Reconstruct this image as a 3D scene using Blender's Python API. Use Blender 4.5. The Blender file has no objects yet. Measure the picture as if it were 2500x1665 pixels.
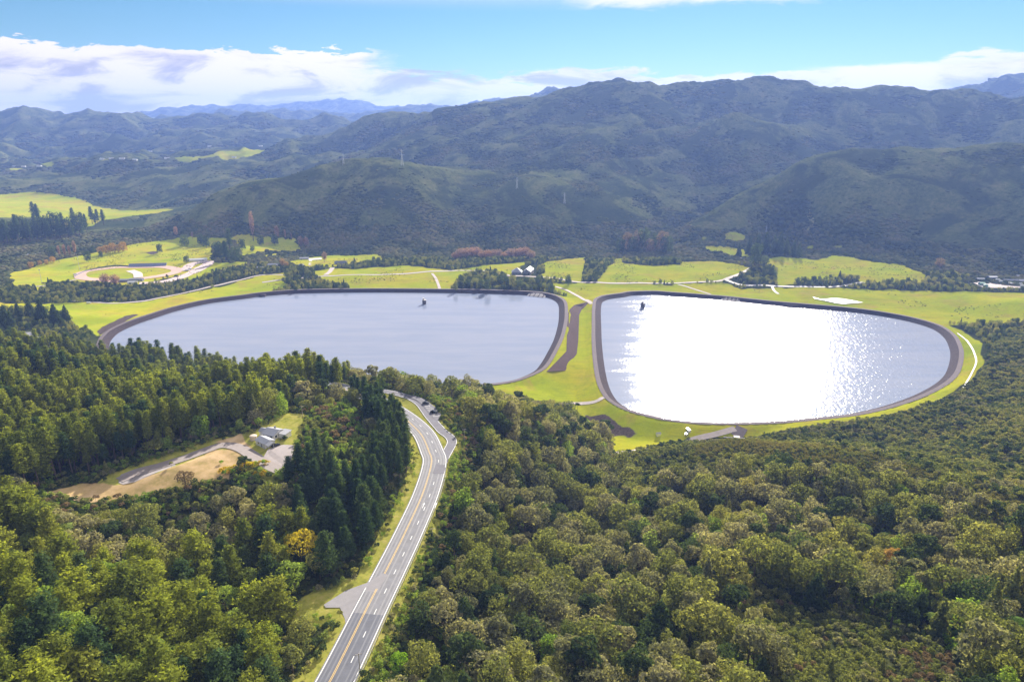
import bpy, bmesh, math, random
import numpy as np
from mathutils import Vector
from mathutils.geometry import delaunay_2d_cdt

SC = bpy.context.scene
COL = SC.collection
R = math.radians
rng = np.random.default_rng(7)
random.seed(7)

# ------------------------------------------------------------------ camera, sky, sun, exposure
CAM_Z, PITCH, FPX, CXP, CYP = 240.0, R(17.7), 1667.0, 1250.0, 832.5
cam_data = bpy.data.cameras.new('drone_camera')
cam = bpy.data.objects.new('drone_camera', cam_data)
COL.objects.link(cam)
cam.location = (0, 0, CAM_Z)
cam.rotation_euler = (R(90) - PITCH, 0, 0)
cam_data.sensor_width = 36.0
cam_data.lens = 36.0 * FPX / 2500.0
cam_data.clip_start = 1.0
cam_data.clip_end = 60000.0
SC.camera = cam

SUN_EL, SUN_AZ = R(25.5), R(17.0)          # azimuth clockwise from +Y
world = bpy.data.worlds.new('World')
SC.world = world
world.use_nodes = True

sun_data = bpy.data.lights.new('sun', 'SUN')
sun_data.energy = 5.0
sun_data.angle = R(0.5)
sun_data.color = (1.0, 0.93, 0.82)
sun = bpy.data.objects.new('sun', sun_data)
COL.objects.link(sun)
sd_ = Vector((math.cos(SUN_EL) * math.sin(SUN_AZ), math.cos(SUN_EL) * math.cos(SUN_AZ), math.sin(SUN_EL)))
sun.rotation_euler = sd_.to_track_quat('Z', 'Y').to_euler()

SC.view_settings.view_transform = 'Standard'
SC.view_settings.look = 'None'
SC.view_settings.gamma = 1.0
SC.view_settings.use_curve_mapping = False
SC.view_settings.exposure = 1.4
SC.render.engine = 'CYCLES'
SC.cycles.max_bounces = 6
SC.cycles.diffuse_bounces = 2
SC.cycles.glossy_bounces = 3
SC.cycles.transmission_bounces = 3
SC.cycles.transparent_max_bounces = 4
SC.cycles.volume_bounces = 0
SC.cycles.caustics_reflective = False
SC.cycles.caustics_refractive = False


class NT:
    """small helper to write node trees in few lines"""
    def __init__(self, tree):
        self.t = tree
        tree.nodes.clear()

    def n(self, kind, ins=None, **props):
        nd = self.t.nodes.new(kind)
        for k, v in props.items():
            setattr(nd, k, v)
        for k, v in (ins or {}).items():
            s = nd.inputs[k]
            if isinstance(v, bpy.types.NodeSocket):
                self.t.links.new(v, s)
            elif isinstance(v, (tuple, list)) and s.type == 'RGBA' and len(v) == 3:
                s.default_value = (*v, 1.0)
            else:
                s.default_value = v
        return nd

    def math(self, op, a, b=0.0, c=0.0, clamp=False):
        return self.n('ShaderNodeMath', {0: a, 1: b, 2: c}, operation=op, use_clamp=clamp).outputs[0]

    def mix(self, f, a, b, blend='MIX'):
        nd = self.n('ShaderNodeMix', {0: f}, data_type='RGBA', blend_type=blend)
        for i, v in ((6, a), (7, b)):
            if isinstance(v, bpy.types.NodeSocket):
                self.t.links.new(v, nd.inputs[i])
            else:
                nd.inputs[i].default_value = (*v, 1.0)
        return nd.outputs[2]

    def noise(self, vec, scale, detail=3.0, rough=0.55, dist=0.0, dim='3D'):
        return self.n('ShaderNodeTexNoise', {'Vector': vec, 'Scale': scale, 'Detail': detail, 'Roughness': rough, 'Distortion': dist}, noise_dimensions=dim).outputs['Fac']

    def ramp(self, f, stops, interp='LINEAR'):
        nd = self.n('ShaderNodeValToRGB', {0: f})
        cr = nd.color_ramp
        cr.interpolation = interp
        while len(cr.elements) > 1:
            cr.elements.remove(cr.elements[-1])
        for i, (p, c) in enumerate(stops):
            e = cr.elements[0] if i == 0 else cr.elements.new(p)
            e.position = p
            e.color = (*c, 1.0) if isinstance(c, (tuple, list)) else (c, c, c, 1.0)
        return nd.outputs[0]

    def smooth(self, v, lo, hi):
        return self.n('ShaderNodeMapRange', {0: v, 1: lo, 2: hi, 3: 0.0, 4: 1.0}, interpolation_type='SMOOTHSTEP', clamp=True).outputs[0]


# ---- sky: Nishita plus cloud banks that depend on direction only
w = NT(world.node_tree)
sky = w.n('ShaderNodeTexSky', sky_type='NISHITA', sun_disc=False, sun_elevation=SUN_EL, sun_rotation=SUN_AZ,
          altitude=300.0, air_density=1.0, dust_density=0.05, ozone_density=2.5)
tc = w.n('ShaderNodeTexCoord').outputs['Generated']
sep = w.n('ShaderNodeSeparateXYZ', {0: tc})
X, Y, Z = sep.outputs
az = w.math('MULTIPLY', w.math('ARCTAN2', X, Y), 57.2958)              # degrees, 0 = straight ahead
hz = w.math('SQRT', w.math('ADD', w.math('MULTIPLY', X, X), w.math('MULTIPLY', Y, Y)))
el = w.math('MULTIPLY', w.math('ARCTAN2', Z, hz), 57.2958)
cv = w.n('ShaderNodeCombineXYZ', {0: w.math('MULTIPLY', az, 0.055), 1: w.math('MULTIPLY', el, 0.22), 2: 3.3}).outputs[0]
n_big = w.noise(cv, 1.6, 7.0, 0.56, 0.25)
n_det = w.noise(cv, 7.5, 8.0, 0.62, 0.45)
# the big bank on the left: from below the horizon up to about 9 degrees, sloping down to the right
top = w.math('ADD', w.math('MULTIPLY', w.math('MAXIMUM', az, -42.0), -0.022), 4.75)                   # upper edge of the bank
edge = w.math('SUBTRACT', top, el)
edge = w.math('ADD', edge, w.math('MULTIPLY', w.math('SUBTRACT', n_big, 0.5), 3.2))
edge = w.math('ADD', edge, w.math('MULTIPLY', w.math('SUBTRACT', n_det, 0.5), 2.4))
bank = w.math('MULTIPLY', w.smooth(edge, 0.0, 0.18), w.smooth(w.math('ADD', az, w.math('MULTIPLY', n_det, 6.0)), -5.5, -9.0))
# low bank all along the horizon
low_top = w.math('ADD', w.math('ADD', w.math('MULTIPLY', w.math('SUBTRACT', n_big, 0.5), 5.5), 3.3), w.math('MULTIPLY', w.smooth(az, 0.0, 7.0), 0.7))
low_e = w.math('ADD', w.math('SUBTRACT', low_top, el), w.math('MULTIPLY', w.math('SUBTRACT', n_det, 0.5), 1.8))
low = w.math('MULTIPLY', w.smooth(low_e, 0.0, 0.45), 0.9)
# bank on the right, flat top
r_edge = w.math('ADD', w.math('SUBTRACT', 4.05, el), w.math('MULTIPLY', w.math('SUBTRACT', n_det, 0.5), 0.7))
rbank = w.math('MULTIPLY', w.smooth(r_edge, 0.0, 0.35), w.smooth(w.math('ADD', az, w.math('MULTIPLY', w.math('SUBTRACT', n_big, 0.5), 9.0)), 20.0, 25.0))
# high broken layer everywhere above, mostly out of view, its cover set for ambient fill
hv = w.n('ShaderNodeCombineXYZ', {0: w.math('DIVIDE', X, w.math('ADD', w.math('MAXIMUM', Z, 0.0), 0.10)),
                                  1: w.math('DIVIDE', Y, w.math('ADD', w.math('MAXIMUM', Z, 0.0), 0.10)), 2: 1.7}).outputs[0]
n_hi = w.noise(hv, 0.32, 6.0, 0.55, 0.3)
high = w.math('MULTIPLY', w.smooth(n_hi, 0.42, 0.61), w.math('MULTIPLY', w.smooth(el, 7.9, 10.8), 0.85))
t_e = w.math('ADD', el, w.math('MULTIPLY', w.math('SUBTRACT', n_det, 0.5), 1.4))
topband = w.math('MULTIPLY', w.math('MULTIPLY', w.smooth(t_e, 8.0, 8.8), w.smooth(w.math('ADD', az, w.math('MULTIPLY', n_big, 8.0)), 7.0, 11.0)), 0.8)
bank = w.math('MAXIMUM', bank, topband)
cover = w.math('MAXIMUM', w.math('MAXIMUM', bank, low), w.math('MAXIMUM', rbank, high))
grey = w.math('MULTIPLY', w.smooth(w.noise(cv, 2.6, 6.0, 0.6, 0.6), 0.44, 0.62), w.math('ADD', 0.12, w.math('MULTIPLY', w.smooth(edge, 0.35, 1.6), 0.88)))
ccol = w.mix(grey, (8.0, 7.2, 6.4), (3.7, 3.45, 3.4))
hs = w.n('ShaderNodeHueSaturation', {'Saturation': 1.14, 'Value': 0.55, 'Color': w.mix(1.0, sky.outputs[0], (0.78, 1.0, 1.02), 'MULTIPLY')}).outputs[0]
up = w.smooth(el, -2.0, 0.5)
col = w.mix(cover, hs, ccol)
bg = w.n('ShaderNodeBackground', {'Color': col, 'Strength': 0.06})
w.n('ShaderNodeOutputWorld', {'Surface': bg.outputs[0]})

# ------------------------------------------------------------------ picture -> ground helpers
cp_, sp_ = math.cos(PITCH), math.sin(PITCH)


def rays(p):
    p = np.atleast_2d(np.asarray(p, float))
    x = (p[:, 0] - CXP) / FPX
    u = (CYP - p[:, 1]) / FPX
    return np.stack([x, cp_ + u * sp_, -sp_ + u * cp_], 1)


def on_plane(p, z=0.0):
    """points of the level z under the picture points p"""
    r = rays(p)
    t = (z - CAM_Z) / r[:, 2]
    return np.stack([r[:, 0] * t, r[:, 1] * t, np.full(len(t), z)], 1)


def at_depth(p, D):
    r = rays(p)
    t = np.asarray(D) / r[:, 1]
    return np.stack([r[:, 0] * t, r[:, 1] * t, CAM_Z + r[:, 2] * t], 1)


def to_px(P):
    P = np.atleast_2d(P)
    dz = P[:, 2] - CAM_Z
    f = P[:, 1] * cp_ - dz * sp_
    u = P[:, 1] * sp_ + dz * cp_
    f = np.where(f < 1, 1, f)
    return np.stack([CXP + P[:, 0] / f * FPX, CYP - u / f * FPX], 1)


# ---- smooth lattice noise in numpy
_perm = np.random.default_rng(3).random((256, 256))


def vnoise(x, y):
    xi = np.floor(x).astype(int)
    yi = np.floor(y).astype(int)
    fx, fy = x - xi, y - yi
    fx = fx * fx * fx * (fx * (fx * 6 - 15) + 10)
    fy = fy * fy * fy * (fy * (fy * 6 - 15) + 10)
    a = _perm[xi & 255, yi & 255]
    b = _perm[(xi + 1) & 255, yi & 255]
    c = _perm[xi & 255, (yi + 1) & 255]
    d = _perm[(xi + 1) & 255, (yi + 1) & 255]
    return (a + (b - a) * fx) * (1 - fy) + (c + (d - c) * fx) * fy


def fbm(x, y, o=4):
    s, a, t = 0.0, 1.0, 0.0
    for k in range(o):
        s = s + a * vnoise(x * 2 ** k + 17.3 * k, y * 2 ** k + 9.1 * k)
        t += a
        a *= 0.5
    return s / t


def ridged(x, y, o=4):
    s, a, t = 0.0, 1.0, 0.0
    for k in range(o):
        s = s + a * (1 - np.abs(2 * vnoise(x * 2 ** k + 31.7 * k, y * 2 ** k + 5.3 * k) - 1))
        t += a
        a *= 0.5
    return s / t


# ------------------------------------------------------------------ terrain control points
# (px, py, z) : the ground at that spot of the photograph has height z
CZ = [
 # foreground: road terrace, house hill, plantation
 (815,1665,70),(905,1480,69.5),(985,1330,69),(1040,1200,68.5),(1063,1130,68),(1050,1070,67.5),(1010,1020,67),(960,990,67),
 (650,1075,80),(560,1040,79),(700,1000,78),(400,1100,78),(300,1160,77.6),(180,1200,77),(540,1100,80),(600,1150,79),(450,1190,77),
 (300,1250,73),(800,1200,74),(600,1300,66),(400,1350,66),(200,1400,72),(600,1450,64),(500,1550,70),(300,1600,80),(100,1600,88),(700,1600,67),
 (0,1000,70),(200,1000,64),(400,1000,62),(600,960,64),(720,955,66),(800,960,67),(880,950,68),(430,1080,69),(300,1112,68),(540,1045,71),(160,1150,70),(300,940,58),(100,920,60),(100,1250,80),(0,1400,84),
 (1000,960,68),(1100,985,62),(1200,1030,46),(1300,1060,28),(1400,1080,12),(1480,1100,0),
 (1150,1100,62),(1250,1150,46),(1350,1180,28),(1430,1170,10),(1490,1130,2),(1130,1250,62),(1100,1400,64),(1000,1600,64),
 (1200,1300,46),(1430,1210,8),(1370,1300,20),(1300,1420,35),(1250,1600,52),
 (1550,1250,22),(1600,1350,42),(1550,1450,48),(1500,1600,62),
 (1908,1088,46),(1800,1084,39),(1700,1096,30),(1600,1110,16),(1540,1125,8),(2027,1103,52),(2129,1124,56),(2231,1152,60),(2333,1188,65),(2450,1225,71),
 (1800,1200,38),(1750,1300,44),(1800,1400,58),(1600,1500,60),(1800,1600,74),(2200,1300,56),(2400,1400,72),(2400,1600,88),(2100,1250,46),(1650,1200,26),(2000,1480,68),(2150,1400,60),
 # scrub hill between the ridge and the right lake
 (2000,1045,9),(2100,1030,9),(2200,1012,9),(2350,975,10),(2450,900,18),(2500,850,24),(2400,815,3),(2500,785,9),(2300,1080,15),(2500,1050,42),(2500,1150,44),
 (2150,1085,12),(1900,1062,5),(2050,1085,13),(2420,1000,26),
 # dam aprons
 (1650,1070,-6),(1550,1040,-5),(1450,1000,-3),(1750,1064,-5),(1820,1080,-2),(1330,850,3),(1390,780,2),(1400,900,2.5),(1350,960,-3),(1250,960,5),(1480,1060,-6),
 # valley floor
 (1950,620,2),(2050,615,4),(1700,600,0),(1600,650,-2),(1300,660,-2),(1100,650,-2),(900,650,-2),(700,650,-3),(500,680,-4),(300,680,-5),(100,640,-5),
 (300,590,-3),(100,600,-6),(500,580,-1),(600,600,-1),(300,740,-3),(150,730,0),(200,780,2),(100,790,6),(0,760,8),(60,840,20),(0,850,28),(150,870,30),(230,835,5),
 (2470,736,17),(2350,712,5),(2310,748,0),(2250,700,1),(2150,712,0),(2350,785,3),(2500,690,5),(2500,775,14),(2420,765,7),(2000,700,-1),(1850,690,-2),
 (0,480,8),(150,500,5),(100,540,2),(0,560,-2),(300,525,4),(400,545,3),
 (2100,640,5),(2300,650,6),(2500,650,8),(1900,560,14),(1800,530,20),(1700,560,6),(1850,590,4),(2000,580,12),(2200,592,13),(2400,602,15),(1620,570,3),
 # foot of the middle hill
 (480,562,2),(560,572,1),(650,578,1),(800,583,0),(950,590,0),(1100,590,0),(1250,593,0),(1400,588,0),(1480,582,1),(1560,575,2),
 # beyond the frame
 (-250,1000,82),(-250,1400,92),(-250,1800,100),(800,1950,71),(1500,1900,80),(2300,1900,102),(2800,1600,104),(2800,1200,66),(2800,900,36),(2850,640,20),(-300,600,-4),(-300,760,15),
]
# (px, py, D) : the ground seen there lies D metres ahead
CD = [
 # middle hill
 (480,488,1600),(595,450,1640),(701,429,1670),(807,408,1700),(892,376,1740),(930,369,1750),(977,376,1760),(1020,392,1775),(1060,398,1800),
 (700,510,1560),(900,480,1590),(1000,470,1600),(850,540,1520),(1000,530,1530),(600,530,1540),
 (1130,420,1850),(1160,455,1740),(1150,500,1630),(1130,550,1540),
 (1260,459,1650),(1325,505,1580),(1400,470,1650),(1471,432,1780),(1427,398,1880),(1359,371,1980),(1291,381,2020),(1206,408,1950),(1350,550,1510),(1250,545,1515),
 (1512,476,1700),(1539,503,1640),(1560,540,1570),
 # big ridge behind it
 (900,299,2900),(968,292,2800),(1063,272,2650),(1162,260,2580),(1240,257,2540),(1335,243,2460),(1410,238,2420),(1478,221,2420),(1539,212,2430),(1614,213,2450),
 (1700,212,2480),(1830,208,2520),(1925,206,2520),(2002,215,2500),(2071,203,2480),(2174,196,2450),(2250,202,2420),(2308,210,2400),(2365,214,2390),(2423,220,2380),(2500,230,2350),(2600,225,2320),(2850,215,2300),
 (1356,335,2120),(1444,320,2100),(1529,325,2080),(1614,377,1960),(1700,422,1880),
 (1526,299,2180),(1597,323,2120),(1690,390,1980),
 (1250,320,2260),(1450,275,2330),(1700,300,2330),(1100,335,2300),(1000,350,2250),(1100,372,2100),(1900,270,2370),(2100,280,2300),(2300,280,2250),(2480,290,2180),(2050,340,2180),(2250,340,2120),
 (1726,310,2130),(1807,285,2110),(1868,302,2080),(1925,333,2050),(1983,367,2000),
 (1720,445,1880),(1660,482,1780),(1640,505,1700),(1612,550,1600),(1800,400,1960),(1860,420,1900),
 # hill on the right
 (1700,528,1530),(1772,482,1545),(1868,436,1570),(1944,398,1590),(2021,377,1605),(2097,364,1615),(2174,362,1615),(2289,360,1605),(2404,356,1580),(2500,354,1550),(2750,340,1500),
 (2021,497,1440),(2097,467,1450),(2212,425,1470),(2327,390,1490),(2404,377,1500),(2500,369,1490),
 (2316,562,1310),(2404,532,1290),(2500,505,1280),(2200,500,1400),(2200,560,1350),(2420,450,1390),(2420,500,1335),
 (2130,425,1545),(2000,440,1520),
 # rolling country on the left
 (0,405,2850),(150,382,2850),(300,368,2850),(450,360,2850),(560,352,2850),(640,352,2850),(748,335,2950),(850,310,3200),
 (55,416,2650),(300,397,2650),(420,392,2650),(560,388,2600),(700,385,2550),(800,380,2450),(0,450,2400),(212,450,2380),(400,440,2350),(540,425,2300),(650,405,2400),(900,350,2700),
 (0,472,2330),(212,492,2230),(330,512,2120),(430,515,1950),
 # left ridge
 (0,270,4500),(59,263,4500),(89,269,4500),(183,267,4500),(263,263,4500),(340,268,4500),(425,267,4500),(480,267,4550),(552,280,4450),(616,293,4350),(701,304,4200),
 (807,283,4300),(760,293,4250),(850,296,4250),(0,340,3700),(200,345,3750),(400,330,3800),(600,330,3700),(-300,262,4500),(-300,340,3700),
 (500,300,4100),(250,300,4150),(50,300,4100),
 # far ranges
 (446,263,8600),(510,264,8600),(612,258,8800),(680,261,9000),(731,255,9200),(777,245.5,9300),(845,242,9400),(892,250,9300),(935,260,9000),
 (531,272,6500),(595,274,6500),(660,272,6500),(722,272,6500),(800,276,6500),(900,268,6500),(951,262,6500),(1036,258,6500),(1104,260,6400),(1179,249,6200),
 (1206,245,4600),(1240,243,4600),(1291,234,4600),(1335,218,4600),(1366,215,4600),(1410,216,4600),(1478,211,4600),
 (2316,210,3900),(2388,199,3900),(2457,188,3900),(2500,189,3900),(2700,180,3900),
]
# (azimuth deg, distance, z): ground that the photograph hides behind crests
CA = [
 (-36,430,62),(-36,560,32),(-36,700,14),(-28,430,58),(-28,520,34),(-28,600,8),(-20,430,58),(-18,520,34),(-18,600,6),(-10,430,60),(-8,500,34),(-8,570,4),
 (-4,420,62),(-3,480,34),(-3,540,3),(2,420,52),(2,470,22),(2,520,2),
 (-20,2500,60),(-8,2050,85),(-14,2050,60),(18,1880,95),(24,1980,100),(32,2050,105),(38,2050,100),
 (-40,3600,70),(-33,3600,70),(-25,3600,70),(-17,3600,80),(-12,3800,80),
 (-38,5600,120),(-25,5600,120),(-12,5400,110),(-4,5200,150),(-25,7500,150),(-14,7500,150),(-4,5300,180),(3,3600,230),(10,3300,260),(16,3300,250),(24,3100,250),(32,3100,240),(38,3100,240),
 (-25,11500,250),(0,8500,200),(20,6000,200),(38,6000,150),(-45,9000,150),(45,10000,100),(0,12500,50),(-30,12500,50),(30,12500,50),
 (-48,400,85),(-48,900,10),(-48,1700,-5),(-48,2600,130),(-48,4500,330),(48,300,100),(48,700,60),(48,1200,20),(48,1700,180),(48,2700,330),
 (0,60,76),(-40,60,95),(40,60,100),(-20,60,85),(20,60,85),
]
P = [on_plane([(a, b)], c)[0] for a, b, c in CZ] + [at_depth([(a, b)], c)[0] for a, b, c in CD]
P += [np.array([d * math.sin(R(a)), d * math.cos(R(a)), z]) for a, d, z in CA]
CP = np.array(P)


def uv(x, y):
    d2 = x * x + y * y
    return np.arctan2(x, y), 0.5 * np.log(np.maximum(d2, 400.0))


cu, cv_ = uv(CP[:, 0], CP[:, 1])
RC = 0.035
_A = np.sqrt((cu[:, None] - cu[None]) ** 2 + (cv_[:, None] - cv_[None]) ** 2 + RC * RC)
_n = len(CP)
_M = np.zeros((_n + 3, _n + 3))
_M[:_n, :_n] = _A - np.eye(_n) * 0.004
_M[:_n, _n:] = np.stack([np.ones(_n), cu, cv_], 1)
_M[_n:, :_n] = _M[:_n, _n:].T
_W = np.linalg.solve(_M, np.concatenate([CP[:, 2], np.zeros(3)]))


def base(x, y):
    x = np.asarray(x, float)
    y = np.asarray(y, float)
    sh = x.shape
    u, v = uv(x.ravel(), y.ravel())
    out = np.empty(len(u))
    for i in range(0, len(u), 20000):
        a, b = u[i:i + 20000, None], v[i:i + 20000, None]
        k = np.sqrt((a - cu) ** 2 + (b - cv_) ** 2 + RC * RC)
        out[i:i + 20000] = k @ _W[:_n] + _W[_n] + _W[_n + 1] * a[:, 0] + _W[_n + 2] * b[:, 0]
    return out.reshape(sh)


def seg_dist(x, y, poly, closed=False, chunk=20000):
    """distance to a polyline, and arc parameter (index + t) of the nearest point"""
    pl = np.asarray(poly, float)[:, :2]
    a = pl if closed else pl[:-1]
    b = np.roll(pl, -1, 0) if closed else pl[1:]
    ab = b - a
    L2 = np.maximum((ab ** 2).sum(1), 1e-9)
    xf, yf = np.ravel(x), np.ravel(y)
    D, T = np.empty(len(xf)), np.empty(len(xf))
    for i in range(0, len(xf), chunk):
        px_, py_ = xf[i:i + chunk, None], yf[i:i + chunk, None]
        t = np.clip(((px_ - a[:, 0]) * ab[:, 0] + (py_ - a[:, 1]) * ab[:, 1]) / L2, 0, 1)
        d = np.hypot(px_ - a[:, 0] - t * ab[:, 0], py_ - a[:, 1] - t * ab[:, 1])
        j = d.argmin(1)
        r = np.arange(len(j))
        D[i:i + chunk] = d[r, j]
        T[i:i + chunk] = j + t[r, j]
    return D.reshape(np.shape(x)), T.reshape(np.shape(x))


def inside(x, y, poly, chunk=40000):
    pl = np.asarray(poly, float)[:, :2]
    x1, y1 = pl[:, 0], pl[:, 1]
    x2, y2 = np.roll(x1, -1), np.roll(y1, -1)
    dy = np.where(y2 == y1, 1e-9, y2 - y1)
    xf, yf = np.ravel(x), np.ravel(y)
    o = np.zeros(len(xf), bool)
    bb = (xf >= x1.min()) & (xf <= x1.max()) & (yf >= y1.min()) & (yf <= y1.max())
    idx = np.where(bb)[0]
    for i in range(0, len(idx), chunk):
        k = idx[i:i + chunk]
        X_, Y_ = xf[k, None], yf[k, None]
        c = ((y1 > Y_) != (y2 > Y_)) & (X_ < (x2 - x1) * (Y_ - y1) / dy + x1)
        o[k] = c.sum(1) % 2 == 1
    return o.reshape(np.shape(x))


def resample(pl, step, closed=False, smooth=True):
    """Catmull-Rom through the points, then equal steps; keeps all columns"""
    p = np.asarray(pl, float)
    if closed:
        p = np.vstack([p[-1:], p, p[:2]])
    else:
        p = np.vstack([2 * p[0] - p[1], p, 2 * p[-1] - p[-2]])
    pts = []
    for i in range(1, len(p) - 2):
        for t in np.linspace(0, 1, 12, endpoint=False):
            if smooth:
                a, b, c, d = p[i - 1], p[i], p[i + 1], p[i + 2]
                pts.append(0.5 * ((2 * b) + (c - a) * t + (2 * a - 5 * b + 4 * c - d) * t * t + (-a + 3 * b - 3 * c + d) * t ** 3))
            else:
                pts.append(p[i] + (p[i + 1] - p[i]) * t)
    pts.append(p[-2])
    pts = np.array(pts)
    L = np.concatenate([[0], np.cumsum(np.hypot(*np.diff(pts[:, :2], axis=0).T))])
    n = max(3, int(round(L[-1] / step)))
    s = np.linspace(0, L[-1], n + 1)
    out = np.stack([np.interp(s, L, pts[:, k]) for k in range(p.shape[1])], 1)
    return out[:-1] if closed else out


# ---- the two reservoirs (water level z = 0)
LAKE_R = [(1469,742),(1476,735),(1490,730.5),(1525,725.8),(1546,722),(1600,720.5),(1627,722.5),(1690,727),(1737,731),(1765,733),(1830,740),(1898,747),(1957,752),(2030,758),(2063,761),(2119,767.5),
 (2180,777.5),(2232,789),(2277,804),(2305,825),(2317,849),(2320,868),(2315,895),(2303,919),(2277,941),(2231,965),(2180,984),(2129,998.5),(2063,1012),(1974,1022),(1882,1030),(1765,1033),
 (1694,1031),(1643,1026),(1602,1018.5),(1551,1004.5),(1518,988),(1500,970),(1485,938),(1475,889),(1469.5,838),(1468,800),(1467,765)]
LAKE_L = [(600,729.6),(510,741.5),(434,759),(382,775.5),(331,793),(293,811),(275,826.5),(268,839),(268,852),(285,866),(325,880),(420,896),(560,907),(722,915),(857,923),(1000,935),(1100,940.5),(1176,939.5),(1217,936.5),
 (1255,928),(1298,910),(1316,894),(1334,865),(1352,829),(1362,793),(1364.5,768),(1363,746),(1352,734),(1329,726),(1288,721.5),(1200,718),(1100,716),(960,714.6),(857,714.8),(730,717.3),(663,722),(627,725.5)]
lakeR = resample(on_plane(LAKE_R, 0.0)[:, :2], 4.0, True)
lakeL = resample(on_plane(LAKE_L, 0.0)[:, :2], 4.0, True)
BANK, CREST, CRZ = 7.5, 12.5, 4.0


def lake_sd(x, y):
    m = None
    for lk in (lakeR, lakeL):
        lk2 = lk[::3]
        dd, _ = seg_dist(x, y, lk2, True)
        dd = np.where(inside(x, y, lk2), -dd, dd)
        m = dd if m is None else np.minimum(m, dd)
    return m


# ---- polylines that the ground is graded to: (world points with z, half width, blend, drop)
GRADES = []


def base_hit(p):
    """first meeting of the view ray through picture point p with the ungraded ground"""
    r = rays(p)
    h = np.hypot(r[:, 0], r[:, 1])
    ds = 60 * 1.008 ** np.arange(640)
    out = []
    for k in range(len(r)):
        t = ds / h[k]
        zz = CAM_Z + r[k, 2] * t
        g = base(r[k, 0] * t, r[k, 1] * t)
        i = np.argmax(zz < g)
        if i == 0:
            i = len(t) - 1
        a, b = zz[i - 1] - g[i - 1], zz[i] - g[i]
        tt = t[i - 1] + (t[i] - t[i - 1]) * a / (a - b)
        out.append((r[k, 0] * tt, r[k, 1] * tt, CAM_Z + r[k, 2] * tt))
    return np.array(out)


def grade(px_pts, zs, half, blend, step=4.0, drop=0.25, smooth=True):
    pts = np.array([on_plane([p], z)[0] for p, z in zip(px_pts, zs)])
    pl = resample(pts, step, False, smooth)
    GRADES.append((pl, half, blend, drop))
    return pl


ROAD = grade([(762,1760),(815,1668),(862,1575),(905,1487),(955,1388),(998,1300),(1040,1205),(1061,1130),(1054,1100),(1038,1064),(1017,1040),(993,1020),(963,1000),(934,985),(900,968),(858,952),(800,940),(740,932),(660,925),(600,920)],
             [70,70,69.8,69.5,69.2,69,68.6,68.2,68,67.7,67.4,67,66.6,66,65,63.5,62,60,58], 8.2, 7.0)
SLIP = grade([(1070,1156),(1078,1132),(1086,1114),(1095,1098),(1103,1082),(1102,1072),(1093,1062),(1081,1054),(1070,1042),(1058,1028),(1047,1015),(1037,1001),(1027,988),(1013,977),(997,969),(980,964),(957,958),(915,952)],
             [68.4,68.2,67.9,67.7,67.5,67.4,67.3,67.2,67.2,67.1,67.1,67,67,66.9,66.8,66.6,66.4,66], 3.6, 3.5)
HOUSEPAD = grade([(612,1083),(640,1072),(672,1060),(690,1042),(712,1028)], [80.2,80.2,80.2,80,79.6], 8.0, 6.0, drop=0.0)
PAD = grade([(668,1132),(676,1112),(684,1096)], [79.6,79.8,80], 8.0, 5.0)
DRIVE = grade([(291,1172),(312,1163),(380,1140),(450,1118),(510,1096),(545,1086),(585,1093),(625,1117),(665,1140),(690,1150)],
              [77.4,77.5,77.9,78.4,79,79.4,79.5,79.4,79.2,79], 4.5, 5.0)
LAYBY = grade([(765,1478),(800,1470),(845,1455),(880,1440)], [69.2,69.4,69.5,69.6], 6.0, 5.0)


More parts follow.
